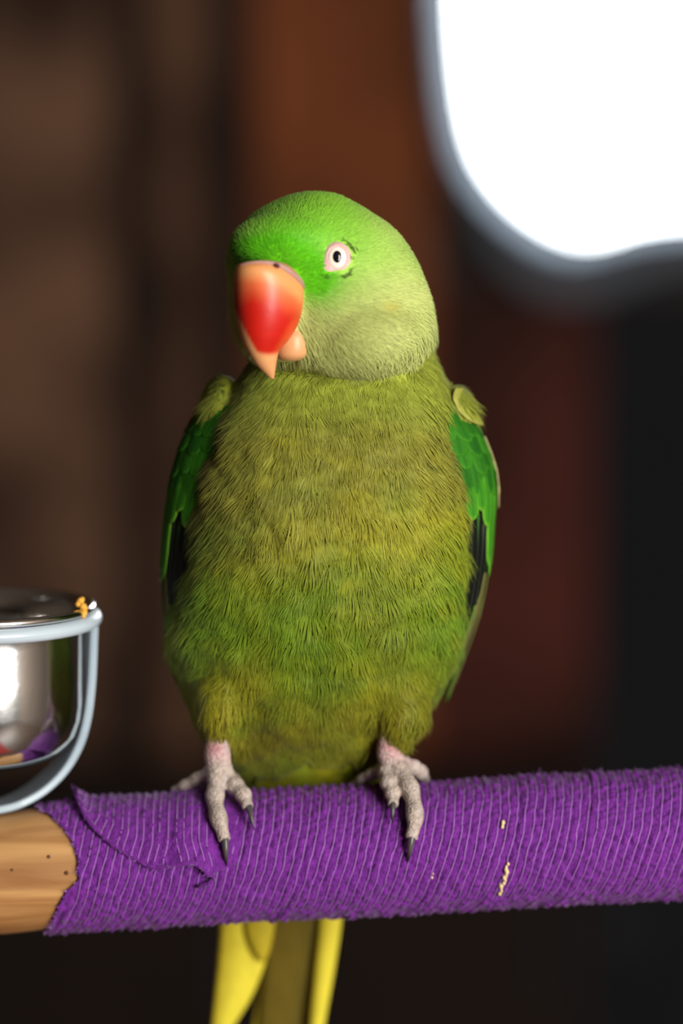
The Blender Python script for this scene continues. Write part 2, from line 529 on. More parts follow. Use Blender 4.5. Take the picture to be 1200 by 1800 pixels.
def xedge(th):
    deg = np.degrees(th) % 360
    xp = [0, 20, 35, 50, 65, 80, 95, 105, 120, 140, 160, 180, 270, 360]
    fp = [62, 74, 98, 124, 140, 149, 146, 129, 113, 98, 87, 78, 66, 62]
    e = np.interp(deg, xp, fp)
    return e + 5 * (vnoise(deg / 5, deg * 0 + 1.5, 4) - 0.5) + 9 * (vnoise(deg / 14, deg * 0 + 7.5, 5) - 0.5)


def crinkle(x, th):
    u = (x - thread_dx(th)) / PITCHX
    iu = np.floor(u); fu = u - iu
    v = th * RW / 7.6 + 3 * hashn(iu, iu * 0, 9) + 0.5 * np.sin(iu * 2.3 + th * 9)
    iv = np.floor(v); fv = v - iv
    amp = 0.5 + 9.0 * hashn(iu, iv, 2) ** 1.3
    h = amp * np.sin(np.pi * fu) ** 0.7 * np.sin(np.pi * fv) ** 0.8
    h += 4.0 * (vnoise(x / 6.0, th * RW / 5.0, 3) - 0.5) * np.sin(np.pi * fu)
    # overlapping turns of the bandage
    ph = (x - thread_dx(th) * 1.25 + 30) / 118.0
    h += 1.7 * ((1 - (ph - np.floor(ph))) ** 1.5) - 1
    h += 3.0 * (vnoise(x / 70, th * 1.4, 8) - 0.5)
    return h


nth = 150
th_f = np.concatenate([np.linspace(-0.25, math.pi + 0.25, nth), np.linspace(math.pi + 0.35, 2 * math.pi - 0.35, 30)])
nu = 460
uu = np.concatenate([np.linspace(0, 0.72, nu), np.linspace(0.7225, 1, 120)])
xe = xedge(th_f)
X = xe[None] + (1705 - xe[None]) * uu[:, None]
TH = np.broadcast_to(th_f[None], X.shape)
edge_fade = np.minimum(1, (X - xe[None]) / 6.0)
Rr = RW - 3 + crinkle(X, TH) * edge_fade + 2.5 * np.exp(-((X - xe[None]) / 5) ** 2) - 6 * sstep(-X, -112, -60) * 0
G = on_perch(X, TH, Rr)
m_, nt_, p_, out_ = new_mat('purple crinkled bandage')
tc_ = nt_.nodes.new('ShaderNodeTexCoord'); n_ = nt_.nodes.new('ShaderNodeTexNoise'); n_.inputs['Scale'].default_value = 420; n_.inputs['Detail'].default_value = 4
r_ = nt_.nodes.new('ShaderNodeValToRGB')
r_.color_ramp.elements[0].color = (*lin(84, 20, 110), 1); r_.color_ramp.elements[1].color = (*lin(112, 34, 138), 1)
r_.color_ramp.elements[0].position = 0.3; r_.color_ramp.elements[1].position = 0.7
nt_.links.new(tc_.outputs['Object'], n_.inputs['Vector']); nt_.links.new(n_.outputs['Fac'], r_.inputs[0]); nt_.links.new(r_.outputs[0], p_.inputs['Base Color'])
b_ = nt_.nodes.new('ShaderNodeBump'); b_.inputs['Strength'].default_value = 0.9; b_.inputs['Distance'].default_value = 0.0008
n2_ = nt_.nodes.new('ShaderNodeTexNoise'); n2_.inputs['Scale'].default_value = 1100
nt_.links.new(tc_.outputs['Object'], n2_.inputs['Vector']); nt_.links.new(n2_.outputs['Fac'], b_.inputs['Height']); nt_.links.new(b_.outputs['Normal'], p_.inputs['Normal'])
p_.inputs['Roughness'].default_value = 0.75; p_.inputs['Sheen Weight'].default_value = 0.15; p_.inputs['Sheen Roughness'].default_value = 0.4
p_.inputs['Specular IOR Level'].default_value = 0.25
M_wrap = m_
M_thread = mat_plain('pale lilac elastic', lin(170, 122, 194), 0.6)
wrap = part('bandage_wrap', G.reshape(-1, 3), grid_quads(len(uu), len(th_f), True)[:, ::-1], None, M_wrap, perch, perch_base)
tag(wrap, 'purple crinkled cohesive bandage with pale elastic threads')


def thread_obj(xx, tt, rr, parent):
    P = on_perch(xx, tt, rr)
    R = tube_rings(P, np.full(len(P), 0.75 * S), 4, (0, 0.31, 0.95))
    V, q, t = loft_rings(R)
    return part('elastic_thread', V, q, t, M_thread, parent, perch_base)


k = 6
while True:
    x0 = k * PITCHX + 4
    if x0 > 1800: break
    tt = np.linspace(-0.5, math.pi + 0.5, 80)
    xx = k * PITCHX + thread_dx(tt) + 4.0 * (vnoise(tt * 3, tt * 0 + k * 0.37, 6) - 0.5) + 2.0 * (vnoise(tt * 9, tt * 0 + k, 6) - 0.5)
    ok = (xx > xedge(tt) + 1) & (xx < 1700)
    idx = np.where(ok)[0]
    if len(idx) > 6:
        # longest run
        runs = np.split(idx, np.where(np.diff(idx) > 1)[0] + 1)
        run = max(runs, key=len)
        if len(run) > 6:
            xr, tr = xx[run], tt[run]
            ph = (xr - thread_dx(tr) * 1.25 + 30) / 118.0
            base = 1.7 * ((1 - (ph - np.floor(ph))) ** 1.5) - 1 + 3.0 * (vnoise(xr / 70, tr * 1.4, 8) - 0.5)
            thread_obj(xr, tr, RW - 3 + base + 3.4, wrap)
    k += 1

# torn loose layer at the end of the wrap
bpts = np.array([(128, 1396), (140, 1406), (158, 1428), (180, 1449), (208, 1470), (243, 1492), (282, 1508), (318, 1503), (345, 1500), (362, 1508), (378, 1520), (430, 1500)], float)
fb = smooth_path(bpts, 110)
bx_, by_ = fb[:, 0], fb[:, 1]
thb = np.arccos(np.clip((yc(bx_) - by_) / (RW + 6), -1, 1))
nv_ = 46
fr = np.linspace(0, 1, nv_)
th0 = -0.7
FT = th0 + (thb - th0)[:, None] * fr[None] ** 0.8
FX = bx_[:, None] + 0 * FT - 6 * (1 - fr[None]) * sstep(200 - bx_, 0, 70)[:, None]
rise = np.interp(bx_, [128, 142, 165, 210, 260, 300, 335, 362, 385, 430], [18, 20, 10, 7, 9, 13, 20, 16, 5, -4])
FR = RW - 1 + 0.75 * crinkle(FX, FT) + (rise[:, None] * (0.30 + 0.70 * fr[None] ** 2.5)) + 2.5 * (vnoise(FX / 9, FT * 14, 12) - 0.5)
FR += (9 * np.exp(-((bx_ - 140) / 12) ** 2))[:, None] * np.exp(-((FT - 0.1) / 0.35) ** 2)
FG = on_perch(FX, FT, FR)
flap = part('loose_flap', FG.reshape(-1, 3), grid_quads(len(bx_), nv_)[:, ::-1], None, M_wrap, wrap, perch_base)
sm = flap.modifiers.new('cloth_thickness', 'SOLIDIFY'); sm.thickness = 0.0007; sm.offset = 0
# rolled, frayed edge along the tear
ne = 96
ei = np.linspace(0, 98, ne).astype(int)
er = 3.2 + 2.4 * vnoise(np.arange(ne) / 3.0, np.zeros(ne) + 2, 3)
ep = on_perch(bx_[ei], thb[ei] + 0.008, (RW - 1 + rise + 1)[ei] + 2 * (vnoise(np.arange(ne) / 2.0, np.zeros(ne) + 5, 3) - 0.5))
hook = np.concatenate([ep, on_perch(np.array([382, 380, 372, 360, 350.]), np.arccos((yc(370) - np.array([1524, 1532, 1538, 1542, 1545])) / 122), np.array([126, 125, 123, 121, 118.]))])
hr = np.concatenate([er, [5, 5, 4.5, 4, 3]])
V, q, t = loft_rings(tube_rings(hook, hr * S, 8, (0, 0, 1)))
part('frayed_edge', V, q, t, M_wrap, wrap, perch_base)
# threads on the loose layer, bending with the tear
for xk in np.arange(150, 372, 13.5):
    i = int(np.argmin(np.abs(bx_ - xk)))
    ff = np.linspace(0.0, 0.985, 44)
    tt = th0 + (thb[i] - th0) * ff ** 0.8
    xx = bx_[i] - 9 * sstep(ff, 0.8, 1.0) * (1 if xk < 300 else -1) + 4 * ff
    ri = np.interp(xx, bx_[:100], rise[:100])
    rr = RW - 1 + 0.75 * 1.2 + ri * (0.30 + 0.70 * ff ** 2.5) + 3.4 + (9 * np.exp(-((xx - 140) / 12) ** 2)) * np.exp(-((tt - 0.1) / 0.35) ** 2)
    thread_obj(xx, tt, rr, wrap)
# loose fibres along tear and rim
fib = []
for k in range(420):
    if k < 210:
        j = rng.integers(0, len(hook)); c = hook[j]
        a = rng.normal(size=3) * 0.6 + np.array([0.1, -0.5, -0.5])
    elif k < 300:
        tt = rng.uniform(0.1, math.pi); c = on_perch(xedge(np.array([tt]))[0] + 1, tt, RW - 1)
        a = rng.normal(size=3) * 0.5 + np.array([-1.0, -0.3, 0])
    else:
        tt = rng.choice([rng.normal(0, 0.12), rng.normal(math.pi, 0.12)]); c = on_perch(rng.uniform(170, 1250), tt, RW)
        a = rng.normal(size=3) * 0.8 + (CU if tt < 1.5 else -CU)
    a /= np.linalg.norm(a)
    L = rng.uniform(3, 9) * S
    p = np.stack([c, c + a * L * 0.5, c + a * L + rng.normal(size=3) * L * 0.3])
    fib.append(loft_rings(tube_rings(p, np.array([0.5, 0.4, 0.2]) * S, 3, (0.3, 0.2, 0.9))))
V, q, t = merge(fib)
fo = part('frayed_fibres', V, q, t, M_thread, wrap, perch_base); fo['kind'] = 'stuff'

# husks stuck to the wrap
for (x, y, sc, n, lab) in ((877, 1437, 1.0, 3, 'single pale seed husk stuck to the purple bandage'),
                           (880, 1533, 1.5, 12, 'long streak of pale crumbs stuck low on the purple bandage'),
                           (756, 1526, 0.55, 2, 'tiny pale crumb on the purple bandage below a claw')):
    ps = []
    for i in range(n):
        f = (i / max(1, n - 1)) - 0.5
        ex, ey = (x + 12 * -f * (n > 5) + rng.normal() * 1.5, y + f * (56 if n > 5 else 7))
        thh = math.acos((yc(ex) - ey) / (RW + 2))
        c = on_perch(ex, thh, RW + 1.5)
        r = np.array([3.4, 2.8, 4.4]) * S * sc * rng.uniform(0.5, 0.95) * (0.9 if n > 5 else 1.2)
        V, q, t = ellipsoid((0, 0, 0), r, 7, 9)
        V = V * (1 + 0.25 * (rng.random((len(V), 1)) - 0.5))
        ps.append((V + c, q, t))
    V, q, t = merge(ps)
    tag(part('seed_husk', V, q, t, M_seed), lab, 'crumb', 'crumbs stuck to the perch wrap')

# ------------------------------------------------------------------ steel cup and its holder
cup_c = W([[-33, 1060, 45]])[0]
th = np.linspace(0, 2 * math.pi, 128, endpoint=False)


def lathe(prof, c, n=128):
    prof = np.asarray(prof, float) * S
    th = np.linspace(0, 2 * math.pi, n, endpoint=False)
    R = np.stack([c[0] + prof[:, :1] * np.cos(th), c[1] + prof[:, :1] * np.sin(th), c[2] + prof[:, 1:] + 0 * th[None]], -1)
    return R.reshape(-1, 3), grid_quads(len(prof), n, True)


cupfoot = cup_c + np.array([0, 0, -292 * S])
cup = tag(empty('food_cup', cupfoot), 'polished stainless steel food cup hanging in a pale wire ring', 'cup')
prof = [(0.5, -290), (60, -289), (100, -284), (130, -274), (152, -258), (167, -236), (175, -208), (178, -180), (178.5, -120), (179, -60), (180, -24), (182, -18), (190, -13)]
V, q = lathe(prof + [(190, -13), (176, -16), (175.5, -60), (175, -120), (174.5, -180), (171, -207), (163, -233), (149, -254), (128, -270), (99, -280), (60, -285), (0.5, -286)], cup_c)
part('cup_body', V, q[:, ::-1], None, M_steel, cup, cupfoot)
V, q = lathe([(176, -14), (184, -6), (190, -1.5), (197, 0), (202, -3), (204, -8), (202, -13), (196, -15), (190, -13), (180, -16), (176, -14)], cup_c)
part('rolled_rim', V, q, None, M_steel, cup, cupfoot)

hold_base = W([[-10, 1426, 0]])[0]
hold = tag(empty('cup_holder', hold_base), 'pale blue grey ring and bent strip that carries the steel cup', 'cup holder')
ca = np.linspace(0, 2 * math.pi, 18)
rp = np.column_stack([199 + 15 * np.cos(ca), -29 + 13.5 * np.sin(ca)])
V, q = lathe(rp, cup_c)
part('ring', V, q, None, M_ring, hold, hold_base)
fe = smooth_path([(173, 1092), (171, 1150), (168, 1205), (161, 1262), (147, 1312), (121, 1358), (84, 1395), (40, 1420), (0, 1431), (-45, 1436), (-110, 1434)], 60)
be = smooth_path([(146, 1092), (146, 1150), (146, 1205), (143, 1250), (130, 1288), (108, 1320), (80, 1350), (40, 1382), (0, 1402), (-45, 1411), (-110, 1410)], 60)
dF = np.interp(np.linspace(0, 1, 60), [0, 0.4, 0.7, 1], [80, 40, -10, -40])
dB = dF + np.interp(np.linspace(0, 1, 60), [0, 0.4, 0.7, 1], [70, 95, 105, 105])
def nrm2(P):
    T = np.gradient(P, axis=0); N = np.stack([-T[:, 1], T[:, 0]], -1)
    return N / np.linalg.norm(N, axis=1)[:, None]
N2 = nrm2(fe)
N2 *= np.sign((N2 * (np.array([0, 1200]) - fe)).sum(1))[:, None]      # towards the inside of the bend
tk = np.interp(np.linspace(0, 1, 60), [0, 1], [13, 14])[:, None]
A = W(np.column_stack([fe, dF]))                     # outer front
Bq = W(np.column_stack([fe + N2 * tk, dF]))          # inner front
Cq = W(np.column_stack([be, dB]))                    # inner back
Dq = W(np.column_stack([be - N2 * tk, dB]))          # outer back
R = np.stack([A, Bq, Cq, Dq], 1)
V, q, t = loft_rings(R)
strap = part('strap', V, q, t, M_strap, hold, hold_base, smooth=False)
bv = strap.modifiers.new('soft_edge', 'BEVEL'); bv.width = 0.0006; bv.segments = 2; bv.limit_method = 'ANGLE'; bv.angle_limit = 0.7

# crumb on the rim
ps = []
cr = W([[141, 1057, -15], [146, 1066, -22], [148, 1076, -27], [137, 1062, -22], [150, 1069, -22], [147, 1082, -28], [144, 1054, -12]])
for c, r in zip(cr, (7, 6.5, 6, 5, 5, 4.5, 5)):
    V, q, t = ellipsoid((0, 0, 0), (r * S, r * S, r * S), 8, 10)
    ps.append((V * (1 + 0.3 * (rng.random((len(V), 1)) - 0.5)) + c, q, t))
V, q, t = merge(ps)
tag(part('food_crumb', V, q, t, M_crumb), 'yellow crumb of food stuck on the rim of the steel cup', 'crumb')

# ------------------------------------------------------------------ the parrot
bird_base = W([[540, 1400, 0]])[0]
bird = tag(empty('parrot', bird_base), 'green ring-necked parrot with red hooked beak perched on the purple bar', 'parrot')


def table_loft(rows, m=56, n=2.15, steps=90):
    T = smooth_path(rows, steps)
    a = np.linspace(0, 2 * math.pi, m, endpoint=False)
    ca, sa = np.cos(a), np.sin(a)
    sx = np.sign(ca) * np.abs(ca) ** (2 / n); sd = np.sign(sa) * np.abs(sa) ** (2 / n)
    cx = (T[:, 1] + T[:, 2]) / 2; hw = (T[:, 2] - T[:, 1]) / 2
    cd = (T[:, 3] + T[:, 4]) / 2; hd = (T[:, 4] - T[:, 3]) / 2
    R = np.stack([cx[:, None] + hw[:, None] * sx, T[:, :1] + 0 * sx[None], cd[:, None] + hd[:, None] * sd], -1)
    return loft_rings(R)


body_rows = [(590, 470, 745, -40, 140), (650, 434, 772, -92, 168), (700, 408, 789, -118, 190), (750, 386, 797, -138, 205),
             (800, 368, 803, -152, 215), (850, 352, 814, -162, 220), (900, 341, 819, -168, 225), (950, 334, 821, -169, 230),
             (1000, 323, 820, -166, 235), (1050, 308, 818, -159, 240), (1100, 299, 812, -147, 245), (1150, 301, 800, -128, 250),
             (1200, 318, 782, -103, 255), (1250, 343, 750, -68, 260), (1300, 362, 716, -22, 262), (1350, 392, 686, 40, 262),
             (1400, 416, 655, 108, 262), (1450, 430, 626, 150, 262), (1500, 440, 604, 185, 256), (1545, 460, 585, 212, 244)]
head_rows = [(338, 533, 572, -30, 40), (341, 516, 590, -52, 58), (351, 490, 613, -82, 84), (372, 450, 648, -116, 108), (400, 421, 690, -140, 125),
             (430, 403, 715, -156, 138), (455, 397, 730, -166, 145), (485, 400, 743, -173, 150), (520, 404, 754, -178, 152), (555, 406, 760, -180, 152),
             (588, 413, 762, -178, 150), (615, 428, 757, -170, 146), (638, 455, 742, -150, 138), (652, 500, 715, -122, 120), (660, 545, 670, -90, 80)]
h_yaw = math.radians(45)
parts_ = [table_loft(body_rows, 64, 2.5), table_loft(head_rows, 48, 2.1),
          ellipsoid((501, 430, -92), (101, 56, 96)),            # brow over the beak
          ellipsoid((492, 545, -130), (74, 80, 52)),            # face behind the beak
          ellipsoid((625, 585, -110), (105, 72, 82)),           # cheek
          ellipsoid((580, 612, -112), (46, 42, 58)),
          ellipsoid((392, 720, 62), (38, 62, 84)),              # shoulders
          ellipsoid((800, 722, 60), (34, 42, 76)),
          ellipsoid((390, 1226, -22), (44, 78, 62)),            # thighs
          ellipsoid((702, 1226, -14), (50, 80, 66))]
BV, BQ, BT, BN = remesh(parts_, 5.0, 24)
_n = (vnoise(BV[:, 0] / 46 + 3, BV[:, 1] / 40 + BV[:, 2] / 70, 71) - 0.5) * 11 + (vnoise(BV[:, 0] / 24, BV[:, 1] / 26 + BV[:, 2] / 50, 72) - 0.5) * 5
_clump = _n * sstep(BV[:, 1], 670, 760)
# flatten the joins of the lower body
_e = np.concatenate([BQ[:, [0, 1]], BQ[:, [1, 2]], BQ[:, [2, 3]], BQ[:, [3, 0]]])
_cnt = np.bincount(_e[:, 0], minlength=len(BV)) + np.bincount(_e[:, 1], minlength=len(BV))
_w = (0.5 * sstep(BV[:, 1], 1010, 1080) * (1 - 0.75 * sstep(BV[:, 1], 1190, 1260)) + 0.22 * sstep(-BV[:, 1], -470, -430))[:, None]
for _ in range(70):
    acc = np.stack([np.bincount(_e[:, 0], BV[_e[:, 1], k], len(BV)) + np.bincount(_e[:, 1], BV[_e[:, 0], k], len(BV)) for k in range(3)], 1) / _cnt[:, None]
    BV = BV + (acc - BV) * _w
_fn = np.cross(BV[BQ[:, 2]] - BV[BQ[:, 0]], BV[BQ[:, 3]] - BV[BQ[:, 1]]); BN = np.zeros_like(BV)
for k in range(4): np.add.at(BN, BQ[:, k], _fn)
BN /= np.linalg.norm(BN, axis=1)[:, None] + 1e-9
BV = BV + BN * (_clump * np.sign((BN * (BV - np.array([570, 950, 40]))).sum()))[:, None]      # clumps of plumage
_fn = np.cross(BV[BQ[:, 2]] - BV[BQ[:, 0]], BV[BQ[:, 3]] - BV[BQ[:, 1]]); BN = np.zeros_like(BV)
for k in range(4): np.add.at(BN, BQ[:, k], _fn)
BN /= np.linalg.norm(BN, axis=1)[:, None] + 1e-9
if (BN * (BV - np.array([570, 950, 40]))).sum() < 0: BN = -BN; BQ = BQ[:, ::-1]

from mathutils.bvhtree import BVHTree
bvh = BVHTree.FromPolygons([tuple(v) for v in BV], [tuple(int(i) for i in f) for f in BQ])


def surf_d(x, y):
    """depth of the bird's front surface at a column and row"""
    h = bvh.ray_cast(Vector((x, y, -900)), Vector((0, 0, 1)))
    return (h[0].z, np.array(h[1])) if h[0] is not None else (-100.0, np.array([0, 0, -1.0]))


def cheek_line(x):
    return np.interp(x, [395, 430, 500, 545, 590, 627, 680, 725, 750, 775], [600, 645, 640, 634, 658, 662, 652, 640, 606, 585])


def head_mask(P):
    yb = cheek_line(P[:, 0]) * sstep(-P[:, 2], -60, 20) + 590 * (1 - sstep(-P[:, 2], -60, 20))
    return sstep(yb - P[:, 1], -6, 8)


C_crown = lin(140, 198, 56); C_fore = lin(96, 190, 18); C_eye = lin(160, 204, 84); C_cheek = lin(186, 194, 116)
C_nape = lin(194, 206, 124); C_neck = lin(152, 162, 54); C_breast = lin(136, 136, 52); C_yellow = lin(164, 158, 28)
C_belly = lin(104, 130, 20); C_low = lin(120, 122, 24); C_thigh = lin(126, 122, 20); C_flank = lin(108, 142, 32); C_rust = lin(118, 92, 24)


def mixc(a, b, t):
    return a * (1 - t[:, None]) + b * t[:, None]


def blob(P, c, r):
    q = (P - np.asarray(c, float)) / np.asarray(r, float)
    return np.exp(-(q ** 2).sum(1))


def bird_color(P):
    x, y, d = P.T
    n = len(P)
    c = np.tile(C_neck, (n, 1))
    nz = vnoise(x / 38, y / 30, 21) - 0.5
    nz2 = vnoise(x / 75 + 9, y / 60, 22) - 0.5
    c = mixc(c, C_breast, sstep(y, 690, 780))
    c = mixc(c, C_yellow, np.clip(sstep(y, 840, 925) * sstep(x, 470, 700) + 0.0, 0, 1) * 0.85)
    c = mixc(c, C_belly, sstep(y, 930, 1060))
    c = mixc(c, C_flank, np.clip(sstep(np.abs(x - 575), 150, 235), 0, 1) * sstep(y, 860, 980) * 0.8)
    c = mixc(c, C_low, sstep(y, 1160, 1290))
    c = mixc(c, C_thigh, np.clip(blob(P, (388, 1250, -60), (50, 70, 200)) + blob(P, (712, 1245, -60), (50, 80, 200)), 0, 1))
    c = mixc(c, C_rust, np.clip(blob(P, (470, 1320, 60), (70, 45, 300)) * 0.45 + 0.35 * sstep(nz2, 0.2, 0.45) * sstep(y, 860, 940), 0, 1))
    c = mixc(c, C_yellow, np.clip(nz * 1.1, 0, 0.5) * sstep(y, 700, 800))
    c = mixc(c, C_flank, np.clip(-nz * 0.9, 0, 0.4) * sstep(y, 800, 900))
    c = mixc(c, C_flank * 1.05, sstep(d, 120, 190) * 0.9)
    # head
    h = np.tile(C_cheek, (n, 1))
    h = mixc(h, C_nape, sstep(x + 0.4 * (600 - y), 690, 790) * 0.8)
    h = mixc(h, C_crown, sstep(-(y - 0.25 * (x - 560)), -470, -405) * (1 - 0.62 * sstep(x, 590, 700)))
    h = mixc(h, C_eye, blob(P, (600, 455, -160), (85, 60, 150)) * 0.8)
    h = mixc(h, C_fore, np.clip(1.25 * blob(P, (458, 452, -170), (100, 40, 150)) + 1.25 * blob(P, (548, 492, -170), (42, 34, 150)) + 0.5 * blob(P, (520, 410, -120), (80, 40, 200)), 0, 1))
    h = mixc(h, lin(204, 194, 98), 0.8 * blob(P, (672, 535, -150), (14, 10, 200)))
    h = mixc(h, C_nape, sstep(d, 60, 130) * 0.6)
    return mixc(c, h, head_mask(P))


BCOL = bird_color(BV)
body = part('body', W(BV), BQ[:, ::-1], None, M_skin_under, bird, bird_base, BCOL)


def flow(P, N):
    hm = head_mask(P)[:, None]
    f1 = P - np.array([472, 505, -215.0]); f1 /= np.linalg.norm(f1, axis=1)[:, None]
    f1[:, 1] += 0.15
    f2 = np.stack([0.55 * (P[:, 0] - 580) / 250, np.ones(len(P)), 0.35 * np.ones(len(P))], -1)
    f2[:, 0] += 0.5 * (vnoise(P[:, 0] / 60, P[:, 1] / 60, 31) - 0.5)
    f = f1 * hm + f2 * (1 - hm)
    f -= (f * N).sum(1)[:, None] * N
    return f / (np.linalg.norm(f, axis=1)[:, None] + 1e-9)


def sample(n, weight=None):
    A = np.linalg.norm(np.cross(BV[BQ[:, 1]] - BV[BQ[:, 0]], BV[BQ[:, 2]] - BV[BQ[:, 0]]), axis=1)
    cen = BV[BQ].mean(1)
    if weight is not None: A = A * weight(cen, BN[BQ[:, 0]])
    i = rng.choice(len(BQ), n, p=A / A.sum())
    u, v = rng.random((n, 1)), rng.random((n, 1))
    q = BQ[i]

    def bil(X): return (X[q[:, 0]] * (1 - u) + X[q[:, 1]] * u) * (1 - v) + (X[q[:, 3]] * (1 - u) + X[q[:, 2]] * u) * v
    P = bil(BV); N = bil(BN); N /= np.linalg.norm(N, axis=1)[:, None]
    return P, N


def thin(P, spacing):
    """dart throwing on a random order: keep points at least spacing(P) apart"""
    keep = []
    sp = spacing(P)
    cell = {}
    cs = 40.0
    for i, p in enumerate(P):
        k = tuple((p // cs).astype(int)); ok = True; r2 = sp[i] ** 2
        for a in (-1, 0, 1):
            for b in (-1, 0, 1):
                for c in (-1, 0, 1):
                    for j in cell.get((k[0] + a, k[1] + b, k[2] + c), ()):
                        dd = P[j] - p
                        if dd @ dd < r2: ok = False; break
                    if not ok: break
                if not ok: break
            if not ok: break
        if ok:
            keep.append(i); cell.setdefault(k, []).append(i)
    return np.array(keep)


def ribbons(P0, D, N, L, wid, lift, drop, c0, c1, segs=3, bend=None):
    """thin tapering barbs: arrays over strands. Returns V, quads, tris, colours (pixel space)"""
    n = len(P0)
    B = np.cross(N, D); B /= np.linalg.norm(B, axis=1)[:, None] + 1e-9
    ts = np.linspace(0, 1, segs + 1)
    V, Cc = [], []
    for k, t in enumerate(ts):
        c = P0 + D * (L * t)[:, None] + N * (lift * t - drop * t * t)[:, None]
        if bend is not None: c = c + bend * (t * t)
        col = c0 + (c1 - c0) * t
        if k < segs:
            w = (wid * (1 - 0.55 * t ** 2) * 0.5)[:, None]
            V += [c - B * w, c + B * w]; Cc += [col, col]
        else:
            V.append(c); Cc.append(col)
    m = 2 * segs + 1
    V = np.stack(V, 1).reshape(-1, 3); Cc = np.stack(Cc, 1).reshape(-1, 3)
    o = (np.arange(n) * m)[:, None]
    q = np.concatenate([o + np.array([2 * k, 2 * k + 1, 2 * k + 3, 2 * k + 2]) for k in range(segs - 1)])
    t = o + np.array([2 * segs - 2, 2 * segs - 1, 2 * segs])
    return V, q, t, Cc


EYE = np.array([591.0, 453.0])


def keep_head(P):
    e = ((P[:, 0] - EYE[0]) / 27) ** 2 + ((P[:, 1] - EYE[1] - 1) / 30) ** 2
    ok = (e > 1) | (P[:, 2] > 0)
    corner = ((P[:, 0] - 572) / 10) ** 2 + ((P[:, 1] - 475) / 9) ** 2
    ok &= (corner > 1) | (P[:, 2] > 0)
    inb = (P[:, 0] > 405) & (P[:, 0] < 532 - 0.25 * np.abs(P[:, 1] - 520)) & (P[:, 1] > 474) & (P[:, 1] < 628) & (P[:, 2] < -95)
    mand = (P[:, 0] > 480) & (P[:, 0] < 522) & (P[:, 1] > 572) & (P[:, 1] < 634) & (P[:, 2] < -90)
    return ok & ~inb & ~mand


# short hair-like feathers of the head
P, N = sample(120000, lambda c, n: head_mask(c) * np.where(n[:, 2] < 0.35, 1.0, 0.35))
hm = head_mask(P) > 0.4
P, N = P[hm], N[hm]
k = keep_head(P); P, N = P[k], N[k]
P, N = P[:70000], N[:70000]
F = flow(P, N)
Bv = np.cross(N, F)
ang = rng.normal(0, 0.16, len(P)) + 0.5 * (vnoise(P[:, 0] / 24, P[:, 1] / 24, 41) - 0.5)
D = F * np.cos(ang)[:, None] + Bv * np.sin(ang)[:, None]
cheekness = sstep(P[:, 1], 470, 560)
L = (13 + 12 * cheekness) * rng.uniform(0.7, 1.3, len(P))
near_beak = np.exp(-(np.linalg.norm(P - np.array([480, 500, -180]), axis=1) / 90) ** 2)
L *= 1 - 0.25 * near_beak
c0 = bird_color(P) * rng.uniform(0.86, 1.14, (len(P), 1))
c1 = c0 * rng.uniform(0.95, 1.1, (len(P), 1))
V, q, t, c = ribbons(P - N * 0.8, D, N, L, rng.uniform(1.3, 2.2, len(P)), L * rng.uniform(0.16, 0.44, len(P)), L * 0.14, c0, c1, 2)
hp = part('head_feathers', W(V), q, t, M_feather, bird, bird_base, c)
hp['kind'] = 'stuff'
print('head strands', len(P))


# rounded contour feathers of the body, each a fan of fine barbs laid on the skin
def fsize(P):
    y = P[:, 1]
    return np.interp(y, [600, 680, 760, 900, 1050, 1200, 1260, 1320, 1400, 1600], [36, 42, 52, 62, 70, 66, 48, 44, 54, 60])


def fweight(c, n):
    return (1 - head_mask(c)) * np.where(n[:, 2] < 0.4, 1.0, 0.5) * (c[:, 1] < 1530)


def on_skin(Q, h):
    """drop points on the skin and raise them by h; returns points and normals"""
    out = np.empty_like(Q); nn = np.empty_like(Q)
    fn = bvh.find_nearest
    for i, p in enumerate(Q.tolist()):
        l, n, _, _ = fn(p)
        out[i] = l; nn[i] = n
    sg = np.sign((nn * (out - np.column_stack([np.full(len(Q), 570.0), out[:, 1], np.full(len(Q), 45.0)]))).sum(1))
    nn *= np.where(sg == 0, 1, sg)[:, None]
    return out + nn * h[:, None], nn


P, N = sample(26000, fweight)
k = head_mask(P) < 0.5
P, N = P[k], N[k]
k = thin(P, lambda P: fsize(P) * 0.31 * np.where(P[:, 2] < 60, 1.0, 1.5))
P, N = P[k], N[k]
nf = len(P)
print('contour feathers', nf)
F = flow(P, N)
Bv = np.cross(N, F)
tw = rng.normal(0, 0.12, nf)
F, Bv = F * np.cos(tw)[:, None] + Bv * np.sin(tw)[:, None], Bv * np.cos(tw)[:, None] - F * np.sin(tw)[:, None]
FL = fsize(P) * rng.uniform(0.85, 1.15, nf)
tipH = rng.uniform(5.0, 13.0, nf) * np.clip(FL / 60, 0.6, 1.1)
wide = rng.uniform(0.40, 0.52, nf)
fv = rng.uniform(0.88, 1.14, (nf, 1))                     # each feather has its own tone
fcol = bird_color(P) * fv
tipc = bird_color(P + F * FL[:, None] * 0.8) * fv
psi = np.linspace(-1.7, 1.7, 60)
shell = np.where(np.arange(60) % 3 == 1, 0.88, 1.0)
segs = 3
ts = np.linspace(0, 1, segs + 1)
ctr, hts, cols, wids = [], [], [], []
